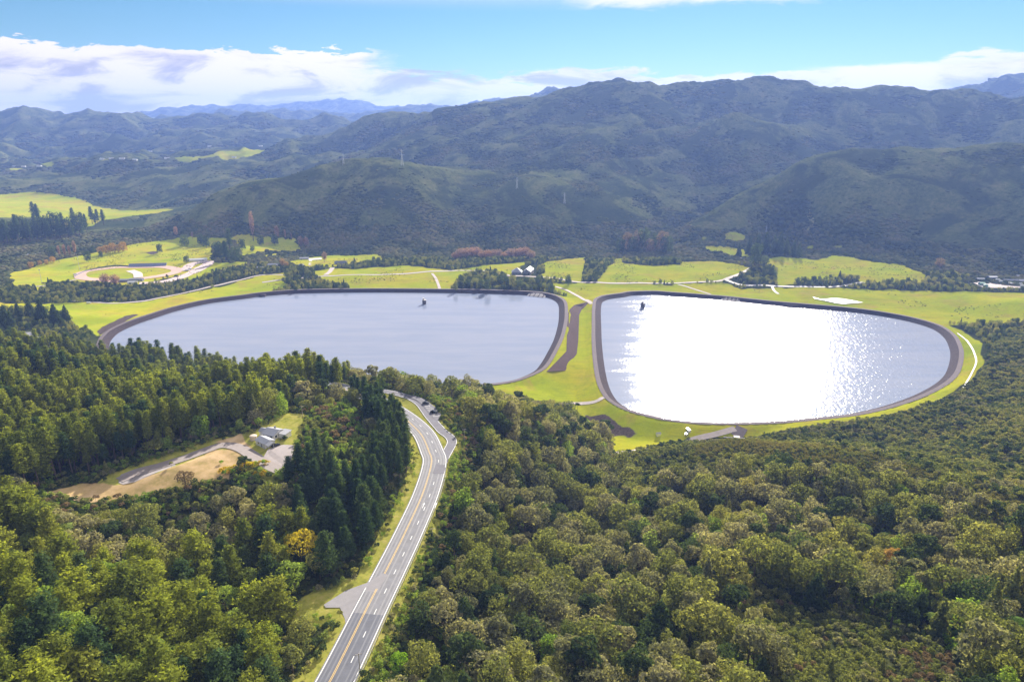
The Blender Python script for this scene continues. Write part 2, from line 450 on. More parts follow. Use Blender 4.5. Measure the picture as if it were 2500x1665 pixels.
def H(x, y, graded=True):
    x = np.asarray(x, float)
    y = np.asarray(y, float)
    z = base(x, y)
    d = np.hypot(x, y)
    far = np.clip((d - 1500) / 500, 0, 1)
    hill = np.clip((z - 6) / 70, 0, 1)
    wx = x + 60 * (fbm(x / 300, y / 300, 2) - 0.5)
    wy = y + 60 * (fbm(x / 300 + 50, y / 300, 2) - 0.5)
    amp = 82 * np.clip((d - 1500) / 2500, 0.35, 1.0)
    # spurs and gullies that run down from the crests, two sets of them
    a1, b1 = wx * 0.94 + wy * 0.34, wy * 0.94 - wx * 0.34
    a2, b2 = wx * 0.88 - wy * 0.47, wy * 0.88 + wx * 0.47
    n1 = ridged(a1 / 280, b1 / 760, 3) - 0.70
    a3, b3 = wx * 0.62 + wy * 0.78, wy * 0.62 - wx * 0.78
    a4, b4 = wx * 0.50 - wy * 0.87, wy * 0.50 + wx * 0.87
    n3 = 0.55 * (ridged(a3 / 250 + 9, b3 / 700, 2) - 0.70) + 0.6 * (ridged(a4 / 210 + 4, b4 / 620 + 3, 3) - 0.70)
    n2 = fbm(x / 60, y / 60, 3) - 0.5
    z = z + far * hill * (amp * (1.1 * n1 + 1.5 * n3) + 26 * (ridged(a4 / 105 + 2, b3 / 190, 2) - 0.7) + 7 * n2 + 3.0 * (vnoise(x / 17, y / 17) - 0.5))
    near = (1 - far)
    und = np.clip((z - 10) / 20, 0, 1)
    z = z + near * und * 5.0 * (fbm(x / 45 + 7, y / 45, 3) - 0.5)
    z = z + near * 7.0 * (fbm(x / 85 + 3, y / 85 + 8, 3) - 0.5) * np.clip((d - 700) / 300, 0, 1)
    if not graded:
        return z
    m = (d > 350) & (d < 1400)
    if m.any():
        zz = z[m] if z.shape else z
        s = lake_sd(x[m], y[m])
        o = np.maximum(s - CREST, 0)
        zl = np.clip(zz, CRZ - o / 3.0, CRZ + o * 0.5)
        zl = np.where(s < CREST, np.where(s < BANK, CRZ * s / BANK, CRZ) - 0.6 - 1.2 * (s < -1) * np.minimum(-s / 3, 2), zl)
        z[m] = zl
    for pl, half, blend, drop in GRADES:
        lo = pl[:, :2].min(0) - half - blend
        hi = pl[:, :2].max(0) + half + blend
        m = (x > lo[0]) & (x < hi[0]) & (y > lo[1]) & (y < hi[1])
        if not m.any():
            continue
        dd, t = seg_dist(x[m], y[m], pl)
        i = np.minimum(t.astype(int), len(pl) - 2)
        zr = pl[i, 2] + (pl[i + 1, 2] - pl[i, 2]) * (t - i) - drop
        k = np.clip((dd - half) / blend, 0, 1)
        k = k * k * (3 - 2 * k)
        z[m] = zr * (1 - k) + z[m] * k
    return z


def hit(p, H_=None):
    """first meeting of the view ray with the finished ground"""
    r = rays(p)
    h = np.hypot(r[:, 0], r[:, 1])
    ds = 60 * 1.006 ** np.arange(870)
    T = ds[None] / h[:, None]
    xx, yy, zz = r[:, 0:1] * T, r[:, 1:2] * T, CAM_Z + r[:, 2:3] * T
    g = H(xx.ravel(), yy.ravel()).reshape(xx.shape)
    below = zz < g
    below[:, 0] = False
    i = below.argmax(1)
    i = np.where(i == 0, T.shape[1] - 1, i)
    k = np.arange(len(r))
    a = zz[k, i - 1] - g[k, i - 1]
    b = zz[k, i] - g[k, i]
    f = np.clip(a / np.where(a - b == 0, 1, a - b), 0, 1)
    tt = T[k, i - 1] + (T[k, i] - T[k, i - 1]) * f
    return np.stack([r[:, 0] * tt, r[:, 1] * tt, CAM_Z + r[:, 2] * tt], 1)


# ------------------------------------------------------------------ mesh helpers
def mesh_np(name, verts, faces_flat, per, mats=(), smooth=False):
    """mesh from arrays: faces_flat (n*per) vertex ids"""
    me = bpy.data.meshes.new(name)
    verts = np.asarray(verts, np.float32)
    ff = np.asarray(faces_flat, np.int32).ravel()
    nf = len(ff) // per
    me.vertices.add(len(verts))
    me.vertices.foreach_set('co', verts.ravel())
    me.loops.add(len(ff))
    me.loops.foreach_set('vertex_index', ff)
    me.polygons.add(nf)
    me.polygons.foreach_set('loop_start', np.arange(nf, dtype=np.int32) * per)
    me.polygons.foreach_set('loop_total', np.full(nf, per, np.int32))
    if smooth:
        me.polygons.foreach_set('use_smooth', np.ones(nf, bool))
    for m in mats:
        me.materials.append(m)
    me.update(calc_edges=True)
    return me


def link(name, me, parent=None, loc=None):
    o = bpy.data.objects.new(name, me)
    COL.objects.link(o)
    if loc is not None:
        o.location = loc
    if parent is not None:
        o.parent = parent
    return o


def tag(o, label=None, cat=None, group=None, kind=None):
    if label: o['label'] = label
    if cat: o['category'] = cat
    if group: o['group'] = group
    if kind: o['kind'] = kind
    return o


def thing(name, label, cat, loc=(0, 0, 0), rz=0.0, group=None):
    o = bpy.data.objects.new(name, None)
    o.empty_display_size = 0.5
    COL.objects.link(o)
    o.location = loc
    o.rotation_euler = (0, 0, rz)
    return tag(o, label, cat, group)


class MB:
    """collects simple solids, builds one mesh object"""
    def __init__(self):
        self.v, self.f = [], []

    def add(self, vs, fs):
        b = len(self.v)
        self.v += [tuple(q) for q in vs]
        self.f += [tuple(b + i for i in q) for q in fs]
        return self

    def box(self, x0, x1, y0, y1, z0, z1):
        return self.add([(x0,y0,z0),(x1,y0,z0),(x1,y1,z0),(x0,y1,z0),(x0,y0,z1),(x1,y0,z1),(x1,y1,z1),(x0,y1,z1)],
                        [(3,2,1,0),(4,5,6,7),(0,1,5,4),(1,2,6,5),(2,3,7,6),(3,0,4,7)])

    def prism(self, prof, x0, x1, axis='x'):
        """profile of (y,z) points run along x (or (x,z) along y)"""
        n = len(prof)
        if axis == 'x':
            vs = [(x0, a, b) for a, b in prof] + [(x1, a, b) for a, b in prof]
        else:
            vs = [(a, x0, b) for a, b in prof] + [(a, x1, b) for a, b in prof]
        fs = [tuple(range(n))[::-1], tuple(range(n, 2 * n))] + [(i, (i + 1) % n, n + (i + 1) % n, n + i) for i in range(n)]
        if axis == 'y':
            fs = [q[::-1] for q in fs]
        return self.add(vs, fs)

    def tube(self, a, b, r0, r1=None, n=6):
        a, b = Vector(a), Vector(b)
        r1 = r0 if r1 is None else r1
        d = (b - a).normalized()
        s = d.orthogonal().normalized()
        t = d.cross(s)
        vs = []
        for c, r in ((a, r0), (b, r1)):
            for k in range(n):
                q = 2 * math.pi * k / n
                vs.append(c + s * math.cos(q) * r + t * math.sin(q) * r)
        fs = [(i, (i + 1) % n, n + (i + 1) % n, n + i) for i in range(n)] + [tuple(range(n))[::-1], tuple(range(n, 2 * n))]
        return self.add(vs, fs)

    def lathe(self, prof, n=12, c=(0, 0)):
        vs, fs = [], []
        for r, z in prof:
            for k in range(n):
                q = 2 * math.pi * k / n
                vs.append((c[0] + r * math.cos(q), c[1] + r * math.sin(q), z))
        for j in range(len(prof) - 1):
            for k in range(n):
                fs.append((j * n + k, j * n + (k + 1) % n, (j + 1) * n + (k + 1) % n, (j + 1) * n + k))
        fs.append(tuple(range(n))[::-1])
        fs.append(tuple((len(prof) - 1) * n + k for k in range(n)))
        return self.add(vs, fs)

    def mesh(self, name, mat):
        me = bpy.data.meshes.new(name)
        me.from_pydata(self.v, [], self.f)
        me.materials.append(mat)
        me.update()
        return me

    def build(self, name, mat, parent=None, loc=None):
        return link(name, self.mesh(name, mat), parent, loc)


def copy_tree(o, parent=None):
    c = o.copy()
    COL.objects.link(c)
    c.parent = parent
    for ch in list(o.children):
        copy_tree(ch, c)
    return c


# ------------------------------------------------------------------ materials
def new_mat(name):
    m = bpy.data.materials.new(name)
    m.use_nodes = True
    return m, NT(m.node_tree)


def out(nt, bsdf, disp=None):
    o = nt.n('ShaderNodeOutputMaterial', {'Surface': bsdf})
    return o


def plain(name, colr, rough=0.8, var=0.12, scale=0.6, metallic=0.0, spec=0.3, bump=0.0):
    """surface with fine procedural variation of its colour"""
    m, nt = new_mat(name)
    pos = nt.n('ShaderNodeNewGeometry').outputs['Position']
    n1 = nt.noise(pos, scale, 4.0, 0.6)
    n2 = nt.noise(pos, scale * 9, 3.0, 0.6)
    f = nt.math('ADD', nt.math('MULTIPLY', n1, 0.6), nt.math('MULTIPLY', n2, 0.4))
    lo = tuple(c * (1 - 2.2 * var) for c in colr)
    hi = tuple(min(1, c * (1 + 2.2 * var)) for c in colr)
    c = nt.ramp(f, [(0.25, lo), (0.75, hi)])
    ins = {'Base Color': c, 'Roughness': rough, 'Metallic': metallic, 'Specular IOR Level': spec}
    if bump:
        ins['Normal'] = nt.n('ShaderNodeBump', {'Strength': bump, 'Distance': 0.3, 'Height': n2}).outputs[0]
    out(nt, nt.n('ShaderNodeBsdfPrincipled', ins).outputs[0])
    return m


def foliage(name, palette, trans=0.35, patch=0.5, dry=None, val=1.0):
    """leaves: colour per tree from a palette, per leaf tone, slow drift over the land; light passes through"""
    m, nt = new_mat(name)
    oi = nt.n('ShaderNodeObjectInfo')
    at = nt.n('ShaderNodeAttribute', attribute_name='tone').outputs['Fac']
    pos = nt.n('ShaderNodeNewGeometry').outputs['Position']
    drift = nt.noise(oi.outputs['Location'], 0.012, 3.0, 0.6)
    f = nt.math('ADD', nt.math('MULTIPLY', oi.outputs['Random'], 1 - patch), nt.math('MULTIPLY', nt.smooth(drift, 0.3, 0.7), patch))
    k = len(palette)
    c = nt.ramp(f, [((i + 0.5) / k, tuple(v * val for v in q)) for i, q in enumerate(palette)])
    lv = nt.math('ADD', 0.55, nt.math('MULTIPLY', at, 0.9))
    c = nt.mix(1.0, c, nt.n('ShaderNodeCombineXYZ', {0: lv, 1: lv, 2: lv}).outputs[0], 'MULTIPLY')
    if dry:
        c = nt.mix(nt.math('MULTIPLY', nt.smooth(nt.noise(pos, 0.25, 3.0, 0.6), 0.55, 0.8), 0.7), c, dry)
    tcol = nt.mix(1.0, c, (1.25, 1.2, 0.55), 'MULTIPLY')
    d = nt.n('ShaderNodeBsdfDiffuse', {'Color': c, 'Roughness': 0.6}).outputs[0]
    t = nt.n('ShaderNodeBsdfTranslucent', {'Color': tcol}).outputs[0]
    s = nt.n('ShaderNodeMixShader', {0: trans, 1: d, 2: t}).outputs[0]
    out(nt, s)
    return m

# ------------------------------------------------------------------ land cover areas (picture outline -> ground outline)
AREAS = {
 'grass': [
  [(-60,480),(0,474),(80,468),(150,476),(215,490),(235,505),(330,514),(425,511),(360,524),(300,531),(200,547),(90,530),(0,532),(-60,535)],
  [(95,538),(180,545),(240,540),(230,552),(120,556)],
  [(20,668),(110,640),(190,625),(250,612),(330,595),(440,580),(560,577),(720,583),(738,612),(640,615),(600,625),(560,640),(610,640),(590,655),(530,662),(470,690),(430,675),(330,697),(200,694),(120,690),(30,705)],
  [(-40,735),(150,742),(240,737),(330,740),(500,708),(640,673),(700,665),(760,680),(700,702),(640,720),(560,735),(440,765),(340,800),(260,830),(235,818),(190,802),(165,770),(60,750),(-40,755)],
  [(40,685),(120,694),(105,712),(80,704)],
  [(640,692),(720,670),(800,658),(900,653),(1000,648),(1100,648),(1190,652),(1130,678),(1115,712),(1000,714),(860,714),(850,702),(780,697),(700,692)],
  [(700,640),(740,630),(800,624),(930,621),(942,646),(820,651),(755,656)],
  [(1090,655),(1180,648),(1292,638),(1245,674),(1110,674)],
  [(645,624),(675,617),(680,622),(650,630)],
  [(1328,640),(1430,627),(1434,650),(1417,690),(1330,682),(1308,674)],
  [(1500,629),(1620,643),(1660,638),(1760,638),(1815,648),(1838,655),(1770,687),(1640,692),(1448,692),(1480,660)],
  [(1330,690),(1410,692),(1640,696),(1780,690),(1800,705),(1980,700),(2060,704),(2520,714),(2520,783),(2430,792),(2320,792),(2240,777),(2130,764),(2000,752),(1900,739),(1780,734),(1600,719),(1500,726),(1440,739),(1400,732),(1340,702)],
  [(1720,600),(1790,604),(1832,614),(1832,629),(1800,626),(1720,612)],
  [(1860,640),(1890,627),(2000,635),(2030,624),(2080,627),(2140,640),(2210,648),(2262,672),(2252,692),(2060,692),(1900,697),(1890,670)],
  [(1765,568),(1790,565),(1822,575),(1812,590),(1770,586)],[(1710,581),(1740,579),(1742,588),(1712,588)],[(1962,604),(1986,599),(1992,608),(1966,611)],[(2030,600),(2060,599),(2060,607),(2032,608)],
  [(1288,720),(1440,726),(1475,742),(1472,880),(1495,970),(1440,988),(1300,978),(1210,962),(1165,945),(1300,905),(1356,820),(1368,740)],
  [(1385,985),(1500,978),(1560,1015),(1650,1034),(1800,1038),(1870,1036),(1900,1026),(2060,1016),(2200,978),(2306,925),(2318,860),(2282,802),(2340,812),(2388,860),(2378,922),(2340,946),(2270,976),(2150,1011),(2000,1023),(1860,1047),(1780,1058),(1700,1064),(1560,1103),(1500,1112),(1490,1060),(1400,1012)],
  [(700,1008),(748,1016),(735,1060),(720,1086),(690,1087),(712,1050),(690,1040)],
  [(958,970),(995,974.5),(1020,990.5),(1043,1022.7),(1061.7,1046.8),(1082,1061.7),(1091.5,1072),(1089,1088),(1080,1097),(1068.6,1072),(1054.8,1052.5),(1029.6,1028.4),(997,1006.6),(963,988),(947,978)],
 ],
 'plateau': [[(235,388),(300,385),(335,392),(240,397)],[(20,404),(140,402),(125,412),(20,413)],[(400,386),(430,383),(640,374),(600,386),(430,391)],[(520,374),(600,368),(640,362),(650,368),(560,378)]],
 'dry': [[(285,1178),(400,1150),(520,1096),(575,1100),(600,1120),(570,1150),(560,1172),(440,1192),(300,1216),(200,1228),(92,1202),(190,1184)],
         [(590,1060),(610,1085),(660,1130),(700,1155),(640,1145),(600,1112),(545,1088),(510,1080)],
         [(1300,950),(1440,900),(1462,960),(1420,975)]],
 'soil': [[(1420,1010),(1470,1012),(1520,1040),(1565,1058),(1540,1068),(1490,1068),(1450,1045)],[(238,806),(300,772),(340,766),(300,788),(262,812),(245,822)],
          [(345,617),(375,613),(390,617),(360,622)],[(1490,1122),(1530,1118),(1540,1135),(1500,1148)]],
 'clump': [
  [(690,688),(703,672),(760,666),(792,690),(850,702),(842,710),(750,708),(700,698)],
  [(1095,709),(1140,672),(1200,668),(1290,680),(1340,690),(1356,706),(1330,714),(1290,714),(1280,710),(1120,712)],
  [(1297,645),(1325,638),(1330,665),(1310,677),(1295,668)],
  [(1418,692),(1425,660),(1440,620),(1480,630),(1497,640),(1457,692)],
  [(1800,682),(1838,656),(1897,655),(1893,692),(1820,694)],
  [(1940,686),(2095,680),(2102,692),(1950,698)],[(2113,697),(2130,690),(2232,690),(2242,702),(2120,704)],[(2258,692),(2285,675),(2335,675),(2342,692),(2320,700),(2265,698)],
  [(235,732),(300,702),(420,702),(540,672),(620,652),(600,682),(480,702),(340,724),(240,739)],
  [(1523,642),(1520,620),(1600,610),(1656,620),(1660,646),(1610,650)],[(1660,618),(1700,608),(1772,620),(1797,629),(1792,640),(1760,630),(1670,624)],
  [(520,640),(520,600),(570,585),(590,620),(590,640)],[(840,654),(930,640),(945,650),(860,658)],
  [(1000,650),(1010,630),(1120,640),(1250,630),(1250,640),(1150,654),(1100,660)],
 ],
}
_flat = [p for k in AREAS for pl in AREAS[k] for p in pl]
_w = hit(np.array(_flat, float))[:, :2]
WA, _i = {}, 0
for k in AREAS:
    WA[k] = []
    for pl in AREAS[k]:
        WA[k].append(_w[_i:_i + len(pl)])
        _i += len(pl)


def any_in(x, y, key):
    m = np.zeros(np.shape(x), bool)
    for pl in WA[key]:
        m |= inside(x, y, pl)
    return m


def road_dist(x, y):
    dm = np.full(np.shape(x), 1e3)
    near = np.hypot(x, y) < 900
    if near.any():
        d = np.full(near.sum(), 1e3)
        for pl, half, _, _ in GRADES:
            dd, _t = seg_dist(x[near], y[near], pl[::2])
            d = np.minimum(d, dd - half)
        dm[near] = d
    return dm


# ------------------------------------------------------------------ the ground: one sheet out to the far ranges
NA, NR = 720, 780
_th = R(-62) + (R(124)) * np.arange(NA + 1) / NA
_rr = 70.0 * (10600 / 70.0) ** (np.arange(NR + 1) / NR)
TH, RR = np.meshgrid(_th, _rr)
GX, GY = RR * np.sin(TH), RR * np.cos(TH)
GZ = H(GX, GY)
gx, gy = GX.ravel(), GY.ravel()
jx = gx + 5 * (fbm(gx / 9, gy / 9, 3) - 0.5) * np.clip(RR.ravel() / 500, 0.3, 4)
jy = gy + 9 * (fbm(gx / 9 + 40, gy / 9, 3) - 0.5) * np.clip(RR.ravel() / 500, 0.3, 4)
m_clump = any_in(jx, jy, 'clump')
m_grass = any_in(jx, jy, 'grass') & ~m_clump
m_plat = any_in(jx, jy, 'plateau')
m_dry = any_in(jx, jy, 'dry')
m_soil = any_in(jx, jy, 'soil')
rd = road_dist(gx, gy)
_sd = np.full(len(gx), 1e3)
_nm = (np.hypot(gx, gy) > 380) & (np.hypot(gx, gy) < 1250)
_sd[_nm] = lake_sd(gx[_nm], gy[_nm])
m_grass |= (_sd < 27 + 6 * (fbm(gx / 25, gy / 25, 2) - 0.5)) & (gx > 20)
m_lawn = inside(jx, jy, WA['grass'][-1]) | inside(jx, jy, WA['grass'][-2])
m_verge = (rd < 4.5 + 3 * (fbm(gx / 12, gy / 12, 2) - 0.5))
cover = np.zeros((len(gx), 4), np.float32)
cover[:, 0] = m_grass | m_plat | m_verge
cover[:, 1] = m_dry & ~m_grass
cover[:, 2] = m_soil
cover[:, 3] = 1.0 - ((m_verge & ~m_grass) | m_lawn)
_cg = cover.reshape(NR + 1, NA + 1, 4)
for _ in range(2):
    _cg[1:-1, 1:-1] = (_cg[1:-1, 1:-1] * 2 + _cg[:-2, 1:-1] + _cg[2:, 1:-1] + _cg[1:-1, :-2] + _cg[1:-1, 2:]) / 6
cover = _cg.reshape(-1, 4)
idx = np.arange((NR + 1) * (NA + 1)).reshape(NR + 1, NA + 1)
quads = np.stack([idx[:-1, :-1], idx[:-1, 1:], idx[1:, 1:], idx[1:, :-1]], -1).reshape(-1, 4)

m, nt = new_mat('ground_cover')
pos = nt.n('ShaderNodeNewGeometry').outputs['Position']
att = nt.n('ShaderNodeAttribute', attribute_name='cover')
sp = nt.n('ShaderNodeSeparateColor', {0: att.outputs['Color']})
cg, cd, cs = sp.outputs
big = nt.noise(pos, 0.009, 4.0, 0.6)
mid = nt.noise(pos, 0.05, 4.0, 0.6)
fine = nt.noise(pos, 0.6, 3.0, 0.65)
tuft = nt.noise(pos, 0.16, 5.0, 0.7)
g1 = nt.ramp(big, [(0.30, (0.31, 0.41, 0.022)), (0.46, (0.47, 0.51, 0.024)), (0.60, (0.56, 0.51, 0.03)), (0.76, (0.50, 0.38, 0.06))])
patch = nt.noise(pos, 0.021, 5.0, 0.65, 0.6)
g1 = nt.mix(nt.math('MULTIPLY', nt.smooth(patch, 0.50, 0.68), 0.7), g1, (0.50, 0.36, 0.075))
lines = nt.noise(nt.n('ShaderNodeMapping', {'Vector': pos, 'Rotation': (0, 0, 0.5), 'Scale': (0.012, 0.22, 1.0)}).outputs[0], 1.0, 3.0, 0.6)
g1 = nt.mix(nt.math('MULTIPLY', nt.smooth(lines, 0.5, 0.66), 0.28), g1, (0.22, 0.28, 0.035))
g2 = nt.mix(nt.math('MULTIPLY', nt.smooth(mid, 0.42, 0.72), 0.55), g1, (0.36, 0.41, 0.02))
g3 = nt.mix(nt.math('MULTIPLY', nt.smooth(tuft, 0.58, 0.74), 0.42), g2, (0.13, 0.15, 0.03))
fl = nt.math('ADD', 0.86, nt.math('MULTIPLY', fine, 0.42))
g4 = nt.mix(1.0, g3, nt.n('ShaderNodeCombineXYZ', {0: fl, 1: fl, 2: fl}).outputs[0], 'MULTIPLY')
verge = nt.ramp(nt.math('ADD', nt.math('MULTIPLY', tuft, 0.6), nt.math('MULTIPLY', fine, 0.4)), [(0.32, (0.20, 0.22, 0.045)), (0.5, (0.40, 0.40, 0.075)), (0.68, (0.55, 0.46, 0.15))])
g4 = nt.mix(nt.smooth(att.outputs['Alpha'], 0.35, 0.65), verge, g4)
forest = nt.ramp(nt.math('ADD', nt.math('MULTIPLY', mid, 0.5), nt.math('MULTIPLY', fine, 0.5)), [(0.3, (0.034, 0.046, 0.017)), (0.5, (0.068, 0.082, 0.030)), (0.7, (0.120, 0.122, 0.052))])
py_ = nt.n('ShaderNodeSeparateXYZ', {0: pos}).outputs[1]
hillc = nt.ramp(nt.math('ADD', nt.math('MULTIPLY', nt.noise(pos, 0.02, 5.0, 0.65), 0.55), nt.math('MULTIPLY', tuft, 0.45)), [(0.34, (0.065, 0.090, 0.028)), (0.48, (0.150, 0.175, 0.055)), (0.60, (0.235, 0.235, 0.085)), (0.72, (0.30, 0.26, 0.12))])
hillc = nt.mix(nt.math('MULTIPLY', nt.smooth(nt.noise(pos, 0.0065, 5.0, 0.6, 0.8), 0.47, 0.56), 0.75), hillc, (0.045, 0.068, 0.024))
forest = nt.mix(nt.smooth(py_, 1150.0, 1300.0), forest, hillc)
dry = nt.ramp(nt.math('ADD', nt.math('MULTIPLY', mid, 0.5), nt.math('MULTIPLY', tuft, 0.5)), [(0.36, (0.36, 0.30, 0.09)), (0.5, (0.62, 0.45, 0.22)), (0.66, (0.80, 0.60, 0.36))])
soil = nt.ramp(fine, [(0.3, (0.10, 0.075, 0.065)), (0.7, (0.20, 0.155, 0.135))])
c = nt.mix(nt.smooth(cg, 0.35, 0.65), forest, g4)
c = nt.mix(nt.smooth(cd, 0.35, 0.65), c, dry)
c = nt.mix(nt.smooth(cs, 0.35, 0.65), c, soil)
bmp = nt.n('ShaderNodeBump', {'Strength': 0.5, 'Distance': 0.6, 'Height': nt.math('ADD', nt.math('MULTIPLY', tuft, 0.7), nt.math('MULTIPLY', fine, 0.3))}).outputs[0]
out(nt, nt.n('ShaderNodeBsdfDiffuse', {'Color': c, 'Roughness': 0.7, 'Normal': bmp}).outputs[0])
M_GROUND = m
me = mesh_np('ground', np.stack([gx, gy, GZ.ravel()], 1), quads, 4, [m], True)
a = me.attributes.new('cover', 'FLOAT_COLOR', 'POINT')
a.data.foreach_set('color', cover.ravel())
tag(link('ground', me), kind='structure')

# which ground is seen from above the camera side (running horizon per bearing), for thinning hidden forest
_ang = (GZ - CAM_Z) / RR
_hor = np.maximum.accumulate(_ang, 0)


_lz = np.log(RR)
_sm = GZ.copy()
for _ in range(3):
    _sm[1:-1, 1:-1] = (_sm[1:-1, 1:-1] * 2 + _sm[:-2, 1:-1] + _sm[2:, 1:-1] + _sm[1:-1, :-2] + _sm[1:-1, 2:]) / 6
_cav = np.zeros_like(GZ)
_k = 5
_cav[_k:-_k, _k:-_k] = ((_sm[2 * _k:, _k:-_k] + _sm[:-2 * _k, _k:-_k] + _sm[_k:-_k, 2 * _k:] + _sm[_k:-_k, :-2 * _k]) / 4 - _sm[_k:-_k, _k:-_k]) / (RR[_k:-_k, _k:-_k] * 0.01)


def hollow(x, y):
    """how concave the land is there: gullies positive, crests negative"""
    r = np.hypot(x, y)
    i = np.clip((np.log(r / 70.0) / math.log(10600 / 70.0) * NR).astype(int), 0, NR)
    j = np.clip(((np.arctan2(x, y) - R(-62)) / R(124) * NA).astype(int), 0, NA)
    return _cav[i, j]


def visible(x, y, z, lift=16.0, pad=0.0):
    r = np.hypot(x, y)
    i = np.clip((np.log(r / 70.0) / math.log(10600 / 70.0) * NR).astype(int) - 2, 0, NR)
    j = np.clip(((np.arctan2(x, y) - R(-62)) / R(124) * NA).astype(int), 0, NA)
    return (z + lift - CAM_Z) / r > _hor[i, j]


# ------------------------------------------------------------------ sheets laid on the ground
def strip(name, pl, offs, mat, dz=0.1, follow=False, cols=None, parent=None, kind='structure', closed=False, zs=None):
    """ribbon along pl (x,y,z) with the sideways offsets offs (left negative); follow = drape on the ground"""
    p = np.asarray(pl, float)
    t = np.gradient(p[:, :2], axis=0) if not closed else (np.roll(p[:, :2], -1, 0) - np.roll(p[:, :2], 1, 0))
    t /= np.maximum(np.hypot(t[:, 0], t[:, 1])[:, None], 1e-9)
    nrm = np.stack([t[:, 1], -t[:, 0]], 1)          # to the right of the direction
    k = len(offs)
    V = np.zeros((len(p), k, 3))
    for j, o in enumerate(offs):
        oo = np.asarray(o)
        V[:, j, :2] = p[:, :2] + nrm * (oo[:, None] if oo.ndim else oo)
        V[:, j, 2] = (p[:, 2] if p.shape[1] > 2 else 0) + dz if zs is None else zs[j] + dz
    if follow:
        V[:, :, 2] = H(V[:, :, 0], V[:, :, 1]) + dz
    n = len(p)
    ids = np.arange(n * k).reshape(n, k)
    a, b = (ids, np.roll(ids, -1, 0)) if closed else (ids[:-1], ids[1:])
    q = np.stack([a[:, :-1], a[:, 1:], b[:, 1:], b[:, :-1]], -1).reshape(-1, 4)
    me = mesh_np(name, V.reshape(-1, 3), q, 4, [mat], True)
    o = link(name, me, parent)
    if kind:
        tag(o, kind=kind)
    # faces up
    if n > 1 and len(me.polygons) and me.polygons[0].normal.z < 0:
        me.flip_normals()
    return o


def fill(name, outline, mat, dz=0.3, step=8.0, flat=None, kind='structure', parent=None):
    """outline (x,y) filled with a fine net that lies on the ground (or flat at one height)"""
    pl = np.asarray(outline)[:, :2]
    lo, hi = pl.min(0), pl.max(0)
    gxx, gyy = np.meshgrid(np.arange(lo[0] + step / 2, hi[0], step), np.arange(lo[1] + step / 2, hi[1], step))
    gxx, gyy = gxx.ravel(), gyy.ravel()
    ok = inside(gxx, gyy, pl)
    if ok.any():
        dd, _ = seg_dist(gxx, gyy, pl, True)
        ok &= dd > step * 0.4
    pts = [Vector(q) for q in pl] + [Vector(q) for q in np.stack([gxx[ok], gyy[ok]], 1)]
    n = len(pl)
    vs, _, fs, *_r = delaunay_2d_cdt(pts, [(i, (i + 1) % n) for i in range(n)], [], 1, 1e-4)
    V = np.array([(q.x, q.y) for q in vs])
    z = H(V[:, 0], V[:, 1]) + dz if flat is None else np.full(len(V), flat)
    me = bpy.data.meshes.new(name)
    me.from_pydata([(a, b, c) for (a, b), c in zip(V, z)], [], [tuple(f) for f in fs])
    me.materials.append(mat)
    me.update()
    if len(me.polygons) and me.polygons[0].normal.z < 0:
        me.flip_normals()
    o = link(name, me, parent)
    if kind:
        tag(o, kind=kind)
    return o


def asphalt(name, c0, tracks=0.0):
    return plain(name, c0, 0.85, 0.10, 0.35, spec=0.25, bump=0.15)


M_ROAD = asphalt('weathered_asphalt', (0.19, 0.19, 0.205))
M_ROAD2 = asphalt('newer_asphalt', (0.12, 0.125, 0.148))
M_SLIP = asphalt('dark_asphalt', (0.15, 0.145, 0.165))
M_WHITE = plain('white_road_paint', (0.78, 0.78, 0.76), 0.6, 0.06, 1.0)
M_YELLOW = plain('yellow_road_paint', (0.62, 0.42, 0.13), 0.6, 0.08, 1.0)
M_GRAVEL = plain('pale_gravel', (0.42, 0.36, 0.33), 0.9, 0.10, 0.5, bump=0.3)
M_TRACK = plain('crest_gravel', (0.15, 0.125, 0.125), 0.95, 0.12, 0.3, bump=0.3, spec=0.1)
M_RIPRAP = plain('dark_riprap', (0.058, 0.045, 0.046), 0.95, 0.25, 0.5, bump=1.0, spec=0.05)
M_EARTH = plain('bare_brown_earth', (0.075, 0.048, 0.043), 0.95, 0.22, 0.35, bump=0.8, spec=0.05)
M_PALE = plain('pale_concrete', (0.46, 0.43, 0.40), 0.8, 0.06, 0.4)

# lake water
m, nt = new_mat('lake_water')
pos = nt.n('ShaderNodeNewGeometry').outputs['Position']
sx = nt.n('ShaderNodeSeparateXYZ', {0: pos})
wv = nt.n('ShaderNodeMapping', {'Vector': pos, 'Scale': (1.0, 0.55, 1.0), 'Rotation': (0, 0, 0.35)}).outputs[0]
streak = nt.n('ShaderNodeMapping', {'Vector': pos, 'Scale': (0.010, 0.055, 1.0), 'Rotation': (0, 0, 0.1)}).outputs[0]
n1 = nt.math('ADD', nt.math('MULTIPLY', nt.noise(wv, 0.30, 2.0, 0.6), 0.75), nt.math('MULTIPLY', nt.noise(wv, 1.3, 2.0, 0.6), 0.25))
n2 = nt.noise(streak, 1.0, 4.0, 0.6, 0.3)
gust = nt.noise(pos, 0.022, 3.0, 0.55)
# wind line on the right lake: ruffled to the right of it, calm to its left
side = nt.math('ADD', nt.math('SUBTRACT', sx.outputs[0], nt.math('MULTIPLY', sx.outputs[1], 0.172)), nt.math('MULTIPLY', nt.math('SUBTRACT', n2, 0.5), 150.0))
ruf = nt.smooth(side, -6.0, 26.0)
